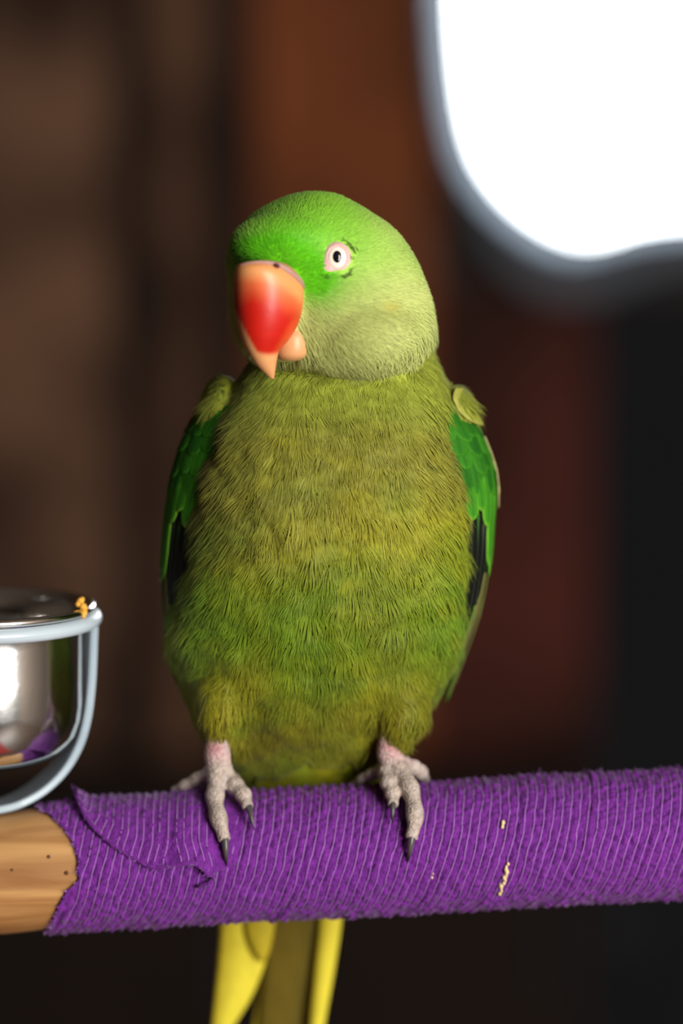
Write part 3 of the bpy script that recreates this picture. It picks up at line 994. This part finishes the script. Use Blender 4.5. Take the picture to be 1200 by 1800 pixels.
for ps_, sh in zip(psi, shell):
    ps_ = ps_ + rng.normal(0, 0.05, nf)
    le = sh * rng.uniform(0.90, 1.10, nf)
    e_f = (0.55 + 0.45 * np.cos(ps_)) * le; e_b = wide * np.sin(ps_) * le
    s_f = np.maximum(e_f - 0.62 * rng.uniform(0.8, 1.1, nf), -0.12); s_b = e_b * 0.36
    j = rng.uniform(0.89, 1.09, nf)
    curve = 0.16 * np.sin(ps_)
    for t in ts:
        ff = s_f + (e_f - s_f) * t; bb_ = s_b + (e_b - s_b) * t + curve * t * (1 - t)
        ctr.append(P + F * (FL * ff)[:, None] + Bv * (FL * bb_)[:, None])
        hts.append(1.2 + tipH * np.clip(ff, 0, 1.1) * (0.45 + 0.55 * np.cos(np.clip(ps_, -1.5, 1.5))) * (0.4 + 0.6 * t) + 0.6 * rng.random(nf))
        m_ = np.clip(ff, 0, 1)[:, None]
        cols.append((fcol * (1 - m_) + tipc * m_) * j[:, None])
    wids.append(FL * 0.026 * rng.uniform(0.6, 1.3, nf))
nbarb = len(psi)
C3 = np.stack(ctr).reshape(nbarb, segs + 1, nf, 3)
H3 = np.stack(hts).reshape(nbarb, segs + 1, nf)
K3 = np.stack(cols).reshape(nbarb, segs + 1, nf, 3)
Wd = np.stack(wids)
pts, nrm = on_skin(C3.reshape(-1, 3), H3.ravel())
C3 = pts.reshape(C3.shape); N3 = nrm.reshape(C3.shape)
T3 = np.gradient(C3, axis=1); T3 /= np.linalg.norm(T3, axis=-1)[..., None] + 1e-9
B3 = np.cross(N3, T3) + N3 * rng.uniform(-0.3, 0.3, (nbarb, 1, nf, 1)); B3 /= np.linalg.norm(B3, axis=-1)[..., None] + 1e-9
Vl, Cl = [], []
for s_ in range(segs):
    w = (Wd * 0.5 * (1 - 0.5 * ts[s_] ** 2))[..., None]
    Vl += [C3[:, s_] - B3[:, s_] * w, C3[:, s_] + B3[:, s_] * w]; Cl += [K3[:, s_], K3[:, s_]]
Vl.append(C3[:, segs]); Cl.append(K3[:, segs])
mv = 2 * segs + 1
V = np.stack(Vl, 2).reshape(-1, 3); c = np.stack(Cl, 2).reshape(-1, 3)
o = (np.arange(nbarb * nf) * mv)[:, None]
q = np.concatenate([o + np.array([2 * k, 2 * k + 1, 2 * k + 3, 2 * k + 2]) for k in range(segs - 1)])
t = o + np.array([2 * segs - 2, 2 * segs - 1, 2 * segs])
cf = part('body_feathers', W(V), q, t, M_feather, bird, bird_base, c)
cf['kind'] = 'stuff'
cf['label'] = 'soft olive and yellow green breast and belly feathers'


# loose fringes: over the folded wings, round the thighs, under the cheeks
def fringe(sel, dirf, n, L0, L1, lift, wid):
    P, N = sample(n, sel)
    D = dirf(P, N) + rng.normal(0, 0.14, (len(P), 3))
    D -= (D * N).sum(1)[:, None] * N * 0.85
    D /= np.linalg.norm(D, axis=1)[:, None]
    L = rng.uniform(L0, L1, len(P))
    c = bird_color(P) * rng.uniform(0.8, 1.15, (len(P), 1))
    return ribbons(P + N * rng.uniform(1, 5, (len(P), 1)), D, N, L, wid * rng.uniform(0.7, 1.3, len(P)), L * lift, L * lift * 0.5, c, c, 4)


def sel_side(c, n):
    return ((np.abs(n[:, 0]) > 0.55) & (c[:, 1] > 690) & (c[:, 1] < 1130) & (c[:, 2] < 40) & (head_mask(c) < 0.3)).astype(float)


def sel_thigh(c, n):
    return (((np.abs(c[:, 0] - 388) < 48) | (np.abs(c[:, 0] - 702) < 54)) & (c[:, 1] > 1238) & (c[:, 1] < 1312) & (c[:, 2] < 30)).astype(float)


def sel_cheek(c, n):
    dy = cheek_line(c[:, 0]) - c[:, 1]
    return ((dy > 4) & (dy < 34) & (c[:, 2] < 40) & (c[:, 0] > 545)).astype(float)


fr_ = [fringe(sel_side, lambda P, N: np.stack([0.62 * np.sign(P[:, 0] - 580), np.full(len(P), 0.9), np.full(len(P), 0.35)], -1), 5200, 26, 52, 0.22, 1.8),
       fringe(sel_thigh, lambda P, N: np.stack([0.15 * np.sign(rng.random(len(P)) - 0.5), np.full(len(P), 1.0), np.full(len(P), 0.1)], -1), 2600, 22, 46, 0.12, 2.0),
       fringe(sel_cheek, lambda P, N: np.stack([np.full(len(P), 0.45), np.full(len(P), 0.8), np.full(len(P), 0.2)], -1), 2600, 16, 30, 0.2, 1.7)]
Vs, qs, ts2, cs2, o = [], [], [], [], 0
for V, q, t, c in fr_:
    Vs.append(V); qs.append(q + o); ts2.append(t + o); cs2.append(c); o += len(V)
ff_ = part('loose_fringe', W(np.concatenate(Vs)), np.concatenate(qs), np.concatenate(ts2), M_feather, bird, bird_base, np.concatenate(cs2))
ff_['kind'] = 'stuff'

# ---- wings: shell surface S(row, t): t = 0 at the breast, 0.4 at the outer rim, 1 on the back
WL = np.array([(690, 372), (715, 358), (740, 345), (770, 326), (800, 314), (850, 301), (900, 294), (950, 290), (1000, 288), (1050, 289), (1100, 292), (1150, 298), (1190, 312), (1240, 332), (1300, 360)], float)
WR = np.array([(690, 806), (715, 818), (740, 830), (770, 845), (800, 856), (830, 865), (860, 868), (890, 867), (920, 864), (960, 861), (1000, 856), (1040, 849), (1080, 840), (1120, 826), (1160, 810), (1200, 794), (1240, 778), (1300, 752)], float)


def wing_pt(side, y, t):
    tab = WL if side < 0 else WR
    xo = np.interp(y, tab[:, 0], tab[:, 1])
    fw = np.interp(y, [690, 740, 800, 900, 1000, 1200], [74, 90, 98, 86, 76, 70])
    f = np.where(t < 0.4, fw * ((0.4 - t) / 0.4) ** 2, 95 * ((t - 0.4) / 0.6) ** 2)
    x = xo - side * f
    lo = sstep(y, 1050, 1260)
    d0 = -62 + 120 * lo; d1 = 50 + 90 * lo; d2 = 215 + 40 * lo
    d = np.where(t < 0.4, d0 + (d1 - d0) * t / 0.4, d1 + (d2 - d1) * (t - 0.4) / 0.6)
    return np.stack(np.broadcast_arrays(x, y, d), -1)


def wing_feather(parent, name, side, y0, y1, t0, t1, wt, lift0, lift1, cmain, cedge, csh, blunt=2.2, origin=None):
    nu, nv = 16, 9
    u = np.linspace(0, 1, nu)[:, None]; v = np.linspace(-1, 1, nv)[None]
    prof = np.minimum(1, (0.55 + 1.5 * u)) * np.sqrt(np.clip(1 - np.clip((u - 0.55) / 0.45, 0, 1) ** blunt, 0, 1))
    prof = np.maximum(prof, 0.04)
    y = y0 + (y1 - y0) * u + 0 * v
    t = np.clip(t0 + (t1 - t0) * u + wt * prof * v, -0.12, 1.1)
    P = wing_pt(side, y, t)
    Pt = wing_pt(side, y, t + 0.01) - wing_pt(side, y, t - 0.01)
    Py = wing_pt(side, y + 4, t) - wing_pt(side, y - 4, t)
    Nn = np.cross(Pt, Py); Nn /= np.linalg.norm(Nn, axis=-1)[..., None]
    outw = np.array([side * 1.0, 0, -0.5])
    Nn *= np.sign((Nn * outw).sum(-1))[..., None]
    h = lift0 + (lift1 - lift0) * u + 2.2 * (1 - v ** 2) * (1 - 0.4 * u)
    P = P + Nn * h[..., None]
    e = np.clip((np.abs(v) + 0 * u - 0.55) / 0.45, 0, 1)
    e = np.maximum(e, sstep(u, 0.86, 1.0) + 0 * v)
    col = cmain * (1 - e[..., None]) + cedge * e[..., None]
    shf = np.exp(-(v / 0.13) ** 2) + 0 * u
    col = col * (1 - 0.6 * shf[..., None]) + csh * (0.6 * shf[..., None])
    col = col * (1 + 0.18 * (rng.random((nu, nv, 1)) - 0.5))
    qd = grid_quads(nu, nv)
    o = part(name, W(P.reshape(-1, 3)), qd if side > 0 else qd[:, ::-1], None, M_vane, parent, bird_base, col.reshape(-1, 3))
    sm = o.modifiers.new('vane_thickness', 'SOLIDIFY'); sm.thickness = 0.0002; sm.offset = 0
    return o


G_dark = lin(30, 88, 20); G_mid = lin(58, 128, 26); G_lite = lin(104, 164, 44); BLK = lin(13, 16, 13); OLV = lin(132, 128, 74); PALE = lin(196, 190, 130)
for side in (-1, 1):
    # shell under the feathers = the wing itself
    yy = np.linspace(724, 1225, 50); tt = np.linspace(-0.02, 1.0, 26)
    Yg, Tg = np.meshgrid(yy, tt, indexing='ij')
    nar = sstep(Yg, 1060, 1225)
    Tg = Tg * (1 - 0.25 * nar) + 0.12 * nar
    P0 = wing_pt(side, Yg, Tg)
    P0[..., 0] -= side * 5
    thick = 7 * np.sin(np.pi * np.linspace(0, 1, 26))[None] + 0.6
    P1 = P0.copy(); P1[..., 0] -= side * thick
    ring = np.concatenate([P0, P1[:, ::-1]], 1)
    V, q, t = loft_rings(ring)
    g = np.tile(lin(24, 40, 22), (len(V), 1))
    wing = part('wing', W(V), q if side < 0 else q[:, ::-1], t if side < 0 else t[:, ::-1], M_vane, bird, bird_base, g)
    jit = lambda a: rng.uniform(-a, a)
    # long flight feathers: black vanes with green outer edges
    for i, t0 in enumerate(np.linspace(0.06, 0.95, 20)):
        y0 = 900 + 20 * abs(t0 - 0.4) + jit(8)
        y1 = 1115 + 95 * t0 ** 0.5 + jit(10) - 60 * (t0 < 0.12)
        wing_feather(wing, 'flight_feather', side, y0, y1, t0, t0 + 0.02, 0.036, 0 + 0.3 * (i % 3), 3 + 0.7 * (i % 3), BLK, G_mid * 0.9 if i % 2 else lin(84, 88, 74) * 0.8, BLK, 3)
    for i, t0 in enumerate(np.linspace(0.30, 0.95, 8)):
        wing_feather(wing, 'primary_feather', side, 1010 + jit(10), 1195 + 40 * (i % 2) + jit(8), t0, t0 - 0.06, 0.05, 2, 5, OLV * 0.55, G_lite * 0.55, OLV * 0.4, 3)
    # greater coverts, the outer ones reaching further down
    for i, t0 in enumerate(np.linspace(0.06, 0.98, 17)):
        y0, ln = (832, 72 + 30 * hashn(np.array(i * 1.0), np.array(4.0))) if t0 < 0.26 else (842, 145 if side < 0 else 120)
        if 0.24 < t0 < 0.5: ln += 40
        wing_feather(wing, 'covert_feather', side, y0 + jit(10), y0 + ln + jit(12), t0, t0 + 0.015, 0.046, 2 + 0.5 * (i % 2), 5, G_mid, G_lite, G_dark, 2.6)
    # median and lesser coverts, small overlapping scales
    for (ys, ln, ww, n, ph, l0) in ((796, 74, 0.058, 14, 0.0, 3), (768, 66, 0.060, 13, 0.03, 4.5), (742, 58, 0.062, 12, 0.0, 6), (720, 50, 0.064, 12, 0.03, 7)):
        for t0 in np.linspace(0.04 + ph, 0.98, n):
            hv_ = float(hashn(np.array(t0 * 50), np.array(ys * 1.0)))
            m = G_dark * (1 - hv_ * 0.7) + G_mid * 0.7 * hv_
            wing_feather(wing, 'covert_feather', side, ys + jit(9), ys + ln + jit(10), t0 + jit(0.015), t0 + jit(0.03), ww, l0 * 0.4, l0 * 0.4 + 3, m, G_mid * rng.uniform(0.75, 1.1), G_dark * 0.8, 2.0)
    # pale rim feathers along the bend of the wing
    if side > 0:
        for (a, b, t0) in ((770, 830, 0.46), (805, 868, 0.45), (835, 892, 0.46)):
            wing_feather(wing, 'covert_feather', side, a, b, t0, t0, 0.05, 7, 9, OLV, PALE, OLV)
    else:
        for (a, b, t0) in ((718, 748, 0.44), (730, 766, 0.50)):
            wing_feather(wing, 'covert_feather', side, a, b, t0, t0, 0.05, 9, 10, lin(132, 46, 34), lin(150, 70, 50), lin(110, 36, 28))
    # white specks of down on the outer edge
    for (x, y) in (((285, 1003), (287, 988), (284, 1018)) if side < 0 else ((858, 985), (853, 1012), (860, 979))):
        V, q, t = ellipsoid((x, y, 60), (3.2, 5, 4), 6, 8)
        V = V + rng.normal(size=V.shape) * 0.8
        part('down_speck', W(V), q, t, M_fluff, wing, bird_base)
    # smooth olive lobe over the shoulder
    if side > 0:
        for (a, b, t0, w) in ((682, 754, 0.32, 0.15), (680, 746, 0.50, 0.14)):
            wing_feather(wing, 'shoulder_feather', side, a, b, t0, t0 + 0.02, w, 8, 14, lin(150, 152, 66), lin(158, 158, 74), lin(146, 148, 62), 2.0)

# ---- tail feathers hanging behind the bar
def tail_feather(pts, d0, d1, cl, cr, cm, blunt=3):
    """pts: (y, left, right) rows"""
    T = smooth_path(pts, 26)
    nv = 9
    v = np.linspace(0, 1, nv)[None]
    y = T[:, :1] + 0 * v
    x = T[:, 1:2] + (T[:, 2:3] - T[:, 1:2]) * v
    u = np.linspace(0, 1, 26)[:, None]
    d = d0 + (d1 - d0) * u - 8 * (1 - (2 * v - 1) ** 2)
    col = np.where(v[..., None] < 0.5, cl + (cm - cl) * (v[..., None] * 2), cm + (cr - cm) * (v[..., None] * 2 - 1)) + 0 * u[..., None]
    col = col * (1 + 0.15 * (rng.random(col.shape[:2] + (1,)) - 0.5))
    P = np.stack([x, y, d], -1)
    o = part('tail_feather', W(P.reshape(-1, 3)), grid_quads(26, nv), None, M_vane, bird, bird_base, col.reshape(-1, 3))
    sm = o.modifiers.new('vane_thickness', 'SOLIDIFY'); sm.thickness = 0.0003; sm.offset = 0


YEL = lin(214, 200, 62); YO = lin(176, 158, 40); OB = lin(98, 84, 26); OD = lin(72, 66, 22)
tail_feather([(1480, 400, 470), (1600, 388, 474), (1660, 384, 473), (1700, 381, 463), (1750, 376, 443), (1800, 371, 413), (1830, 370, 395), (1850, 374, 382)], 225, 300, YO, YEL, YEL)
tail_feather([(1480, 430, 486), (1560, 430, 488), (1630, 430, 482), (1670, 442, 474), (1690, 456, 466)], 214, 236, YO, YO, YO)
tail_feather([(1450, 455, 590), (1600, 460, 584), (1700, 462, 572), (1800, 452, 556), (1950, 440, 530), (2100, 440, 500), (2200, 455, 470)], 236, 420, OB, OD, OB)
tail_feather([(1500, 480, 530), (1600, 476, 528), (1750, 452, 510), (1900, 430, 480), (2020, 430, 442)], 246, 400, YEL, OB, YO)
tail_feather([(1480, 550, 606), (1600, 560, 602), (1700, 552, 588), (1800, 543, 570), (1900, 536, 556), (1960, 538, 544)], 228, 340, YO, YEL, YEL)
tail_feather([(1460, 500, 580), (1600, 505, 572), (1750, 500, 556), (1900, 480, 536), (2150, 470, 505), (2300, 478, 486)], 250, 470, OD, OD, OB)

# ---- eyes
def make_eye(c, n, mirror=False):
    n = np.asarray(n, float); n /= np.linalg.norm(n)
    upv = np.array([0, -1.0, 0]); a = np.cross(upv, n); a /= np.linalg.norm(a); b = np.cross(n, a)      # a = sideways, b = up
    if (a[0] < 0) != mirror and not mirror: a = -a
    def disc(rx, ry, h, bulge, m=40, nr=8, ox=0, oy=0, tear=0.0):
        r = np.linspace(0, 1, nr)[:, None]; an = np.linspace(0, 2 * math.pi, m, endpoint=False)[None]
        tf = 1 + tear * np.exp(-((an - math.radians(226)) / 0.5) ** 2)
        X = ox + rx * r * np.cos(an) * tf; Y = oy + ry * r * np.sin(an) * tf
        H = h + bulge * np.sqrt(np.clip(1 - r ** 2, 0, 1)) + 0 * an
        P = c + X[..., None] * a + Y[..., None] * b + H[..., None] * n
        return P.reshape(-1, 3), grid_quads(nr, m, True)
    V, q = disc(26.5, 29.5, -5, 10.5, ox=0.5, oy=0, tear=0.46)
    sk = part('eye_ring', W(V), q, None, M_eyeskin, bird, bird_base)
    sk['label'] = 'bare pink skin around the eye'
    V, q = disc(17.5, 20.5, 1.0, 6.5, ox=1.0, oy=0)
    eb = part('eyeball', W(V), q, None, M_eyewhite, bird, bird_base)
    eb['label'] = 'cream iris'
    V, q = disc(8.6, 11.6, 5.9, 3.0, ox=1.0, oy=0.5)
    part('pupil', W(V), q, None, M_pupil, eb, bird_base)
    # folded rim of the lid
    an = np.linspace(0, 2 * math.pi, 60, endpoint=False)
    path = c + (1 + 18.6 * np.cos(an))[:, None] * a + (21.6 * np.sin(an))[:, None] * b + 1.9 * n
    R = tube_rings(np.concatenate([path, path[:1]]), np.full(61, 1.5), 8, n)
    part('eyelid', W(R.reshape(-1, 3)), grid_quads(61, 8, True), None, M_eyeskin, sk, bird_base)


de, ne_ = surf_d(591, 453)
ne_ = ne_ if ne_[2] < 0 else -ne_
ne_ = ne_ * 0.5 + np.array([-0.05, 0, -1.0]) * 0.5
make_eye(np.array([591, 453, de - 1.0]), ne_)
hit = bvh.ray_cast(Vector((200, 460, 70)), Vector((1, 0, 0)))
if hit[0] is not None:
    make_eye(np.array(hit[0]) + np.array([-1, 0, 0]), np.array([-1.0, 0, 0.15]), True)

# dark strands that paint the shaded creases between feathers round the eye
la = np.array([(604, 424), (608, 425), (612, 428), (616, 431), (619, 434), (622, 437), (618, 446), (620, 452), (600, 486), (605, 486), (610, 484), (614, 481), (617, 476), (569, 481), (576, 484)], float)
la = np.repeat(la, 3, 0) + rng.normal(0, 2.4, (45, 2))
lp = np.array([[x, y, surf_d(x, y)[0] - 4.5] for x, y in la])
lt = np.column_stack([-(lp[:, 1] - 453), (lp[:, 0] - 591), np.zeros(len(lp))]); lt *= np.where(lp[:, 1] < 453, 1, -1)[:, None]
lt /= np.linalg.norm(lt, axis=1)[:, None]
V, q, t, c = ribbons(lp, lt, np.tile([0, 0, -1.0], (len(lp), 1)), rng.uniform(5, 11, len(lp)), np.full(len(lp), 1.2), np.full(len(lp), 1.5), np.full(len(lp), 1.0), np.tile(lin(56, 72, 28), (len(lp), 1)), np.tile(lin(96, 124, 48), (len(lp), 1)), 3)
crease = part('eye_crease_strands', W(V), q, t, M_feather, bird, bird_base, c); crease['kind'] = 'stuff'

# ---- beak
hv = np.array([-math.sin(h_yaw), -math.cos(h_yaw)]); lv = np.array([math.cos(h_yaw), -math.sin(h_yaw)])


def beak_loft(rows, ratio, dshift, steps=60, m=48, slope=1.0, power=2.0):
    T = smooth_path(rows, steps)
    y, Lx, Rx = T.T
    H = np.maximum((Rx - Lx) / 2, 0.6); cx = (Lx + Rx) / 2
    an = np.linspace(0, 2 * math.pi, m, endpoint=False)
    ax = np.sign(np.cos(an)) * np.abs(np.cos(an)) ** (2 / power); bx2 = np.sign(np.sin(an)) * np.abs(np.sin(an)) ** (2 / power)
    ux = ratio * ax * hv[0] + bx2 * lv[0]; ud = ratio * ax * hv[1] + bx2 * lv[1]
    k = 1 / max(abs(ux.min()), ux.max())
    dc = (cx - 650) * slope + dshift
    R = np.stack([cx[:, None] + H[:, None] * k * ux[None], y[:, None] + 0 * ux[None], dc[:, None] + H[:, None] * k * ud[None]], -1)
    return R


rows = [(458, 446, 474), (461, 428, 494), (467, 416, 508), (478, 411.5, 521), (492, 410.5, 530), (505, 410.5, 534), (522, 411, 534.5), (545, 412.5, 531.5), (565, 415.5, 526), (582, 419.5, 518), (597, 424.5, 508),
        (609, 430, 497), (618, 435, 490.5), (628, 441, 487.5), (640, 449, 485.5), (651, 459, 484), (660, 469, 482.5), (666, 476, 481.5)]
R = beak_loft(rows, 1.22, -2)
# nostril end tilts down towards the cheek
V, q, t = loft_rings(R)
x, y, d = V.T
pk = lin(214, 144, 88); rd = lin(184, 26, 14); rdd = lin(156, 8, 5); tipcol = lin(212, 152, 100); org = lin(204, 68, 30)
ytop = 462 + np.clip((x - 455) / 75, 0, 1) ** 1.6 * 42
cc = mixc(np.tile(pk, (len(V), 1)), np.tile(lin(210, 104, 58), (len(V), 1)), sstep(y - ytop, 14, 40))
cc = mixc(cc, rd, sstep(y - ytop - 4 * np.sin(x / 6), 24, 80))
cc = mixc(cc, org, sstep(x - (533 - np.clip(y - 535, 0, 200) * 0.55), -12, 4) * sstep(y, 540, 575))
lobe = 624 - 0.010 * (x - 472) ** 2 - np.clip(452 - x, 0, 60) * 1.1
cc = mixc(cc, tipcol, sstep(y - lobe, -7, 5))
cc *= (1 + 0.08 * (vnoise(x / 30, y / 3.2, 55) - 0.5))[:, None]
bk = part('upper_beak', W(V), q[:, ::-1], t[:, ::-1], M_beak, bird, bird_base, cc)
bk['label'] = 'glossy red hooked upper beak with pale tip'
rows = [(562, 505, 543), (578, 490, 546), (594, 482, 547), (610, 481, 547), (622, 483, 543), (629, 488, 536), (634, 497, 525)]
R = beak_loft(rows, 1.0, -10, 30, 40, 1.0, 2.1)
V, q, t = loft_rings(R)
x, y, d = V.T
cc = np.tile(lin(206, 150, 102), (len(V), 1))
lb = part('lower_beak', W(V), q[:, ::-1], t[:, ::-1], M_beak, bird, bird_base, cc)
lb['label'] = 'peach coloured lower beak'
# cere: fleshy band over the top of the beak, with a nostril
cp = smooth_path([(420, 468), (434, 463), (455, 461), (474, 462.5), (490, 467), (504, 475), (517, 485), (528, 496), (534, 507)], 40)
bb = BVHTree.FromPolygons([tuple(v) for v in loft_rings(beak_loft([(458, 446, 474), (461, 428, 494), (467, 416, 508), (478, 411.5, 521), (492, 410.5, 530), (505, 410.5, 534), (522, 411, 534.5)], 1.22, -2))[0]],
                          [tuple(int(i) for i in f) for f in loft_rings(beak_loft([(458, 446, 474), (461, 428, 494), (467, 416, 508), (478, 411.5, 521), (492, 410.5, 530), (505, 410.5, 534), (522, 411, 534.5)], 1.22, -2))[1]])
cd = []
for (x, y) in cp:
    hh = bb.ray_cast(Vector((x, y + 4, -900)), Vector((0, 0, 1)))
    cd.append(hh[0].z if hh[0] is not None else np.nan)
cd = np.array(cd); good = ~np.isnan(cd); cd = np.interp(np.arange(len(cd)), np.arange(len(cd))[good], cd[good])
rr = np.interp(np.linspace(0, 1, 40), [0, 0.2, 0.5, 0.65, 0.85, 1], [1.5, 2.5, 5.5, 7.0, 5.5, 2.5])
V, q, t = loft_rings(tube_rings(np.column_stack([cp, cd + 4.5]), rr, 14, (0, 0, 1)))
M_cere = mat_plain('pinkish cere', lin(168, 126, 116), 0.6, noise=0.2, nscale=700)
ce = part('cere', W(V), q, t, M_cere, bird, bird_base)
i = int(np.argmin(np.abs(cp[:, 0] - 486)))
V, q, t = ellipsoid((486, 467, cd[i] - 2.5), (6.5, 4.2, 3.2), 10, 14, np.array([[0.9, -0.35, 0], [0.35, 0.9, 0], [0, 0, 1]]))
part('nostril', W(V), q, t, M_nostril, ce, bird_base)

# ---- legs and feet
def toe(pts, rad, n=26, knuckle=0.10):
    P = smooth_path(pts, n); r = smooth_path(np.array(rad, float)[:, None], n)[:, 0]
    r = r * (1 + knuckle * np.sin(np.linspace(0, 3.2 * math.pi * 2, n)))
    return loft_rings(tube_rings(P, r, 14, (0.2, 0.1, 0.97)))


def gd(x, y, off):
    """depth of a point lying off pixels above the front of the bar"""
    h = float(yc(x)) - y
    R = RW + off
    return -math.sqrt(max(0, R * R - h * h)) + 0.122 * h


def claw(root, tip, r, bow, parent):
    root, tip = np.array(root, float), np.array(tip, float)
    n = 16; s = np.linspace(0, 1, n)
    P = root + (tip - root) * s[:, None]
    P[:, 2] -= bow * np.sin(np.pi * s)
    rad = r * (1 - s ** 1.5 * 0.86)
    V, q, t = loft_rings(tube_rings(P, rad, 12, (0.95, 0.1, 0.2), 0.85))
    f = sstep(np.concatenate([np.repeat(s, 12), [0, 1]]), 0.45, 1.0)
    col = mixc(np.tile(lin(74, 70, 68), (len(V), 1)), np.tile(lin(20, 15, 12), (len(V), 1)), f)
    part('claw', W(V), q, t, M_claw, parent, bird_base, col)


legs = [dict(tarsus=([(388, 1240, -15), (384, 1290, -30), (382, 1325, -34), (385, 1352, -28)], [24, 22, 23, 24]),
             toes=[([(385, 1356, -32), (379, 1384, gd(379, 1396, 14)), (378, 1410, gd(378, 1410, 13)), (386, 1446, gd(386, 1446, 12)), (395, 1478, gd(395, 1478, 10))], [19, 17, 16, 15, 10.5]),
                   ([(392, 1360, -32), (411, 1378, -46), (427, 1396, gd(427, 1404, 12)), (436, 1420, gd(436, 1420, 10))], [17, 15.5, 14.5, 10]),
                   ([(376, 1358, -22), (352, 1368, -2), (328, 1380, 12), (306, 1392, 34)], [17, 13.5, 11.5, 9.5]),
                   ([(396, 1360, -10), (412, 1376, 20), (420, 1392, 56)], [15, 13, 10])],
             claws=[((395, 1473, gd(395, 1473, 11)), (398, 1522, gd(398, 1522, 3)), 8.2, 7), ((437, 1415, gd(437, 1415, 12)), (446, 1459, gd(446, 1459, 3)), 7.2, 7),
                    ((310, 1390, 34), (297, 1412, 80), 6, 0), ((420, 1392, 56), (424, 1412, 98), 6, 0)]),
        dict(tarsus=([(700, 1240, -10), (690, 1285, -22), (684, 1320, -24), (692, 1346, -24)], [24, 22, 23, 24]),
             toes=[([(696, 1350, -28), (713, 1372, -58), (724, 1400, gd(724, 1400, 13)), (729, 1440, gd(729, 1440, 12)), (722, 1475, gd(722, 1475, 10))], [20, 17.5, 16, 15, 11]),
                   ([(680, 1354, -30), (682, 1374, -55), (689, 1394, gd(689, 1394, 12)), (691, 1416, gd(691, 1416, 10))], [17, 15.5, 14, 9.5]),
                   ([(706, 1344, -18), (724, 1348, -2), (738, 1356, 14), (746, 1372, 44)], [16, 14, 13, 10]),
                   ([(676, 1352, -14), (655, 1361, 0), (638, 1368, 16), (622, 1380, 42)], [14, 11, 9.5, 8])],
             claws=[((724, 1468, gd(724, 1468, 11)), (717, 1516, gd(717, 1516, 3)), 8.6, 7), ((691, 1404, gd(691, 1404, 13)), (689, 1447, gd(689, 1447, 3)), 7.0, 7),
                    ((746, 1370, 44), (750, 1394, 86), 6, 0), ((622, 1380, 42), (614, 1402, 84), 6, 0)])]
for lg in legs:
    ps = [toe(lg['tarsus'][0], lg['tarsus'][1], 20, 0.03)] + [toe(p, r) for p, r in lg['toes']]
    f0 = lg['toes'][0][0][0]
    ps.append(ellipsoid((f0[0], f0[1] + 3, f0[2] + 4), (25, 20, 24), 12, 18))
    V, Q, T, Nn = remesh(ps, 2.6, 6)
    x, y, d = V.T
    c = np.tile(lin(172, 157, 147), (len(V), 1))
    c = mixc(c, lin(190, 160, 158), sstep(-y, -1352, -1322) * 0.9)
    c = mixc(c, lin(166, 104, 110), blob(V, (f0[0] - 8, 1315, -60), (20, 14, 60)) * 0.7)
    c = mixc(c, lin(168, 160, 160), np.clip(vnoise(x / 9, y / 7, 61) - 0.5, 0, 1))
    c = c * (0.66 + 0.56 * vnoise(x / 4.0, y / 3.0 + d / 5, 62))[:, None]
    leg = part('leg', W(V), Q[:, ::-1], T[:, ::-1] if len(T) else None, M_foot, bird, bird_base, c)
    leg['label'] = 'greyish pink scaly leg with four toes'
    for a, b, r, bow in lg['claws']:
        claw(a, b, r, bow, leg)
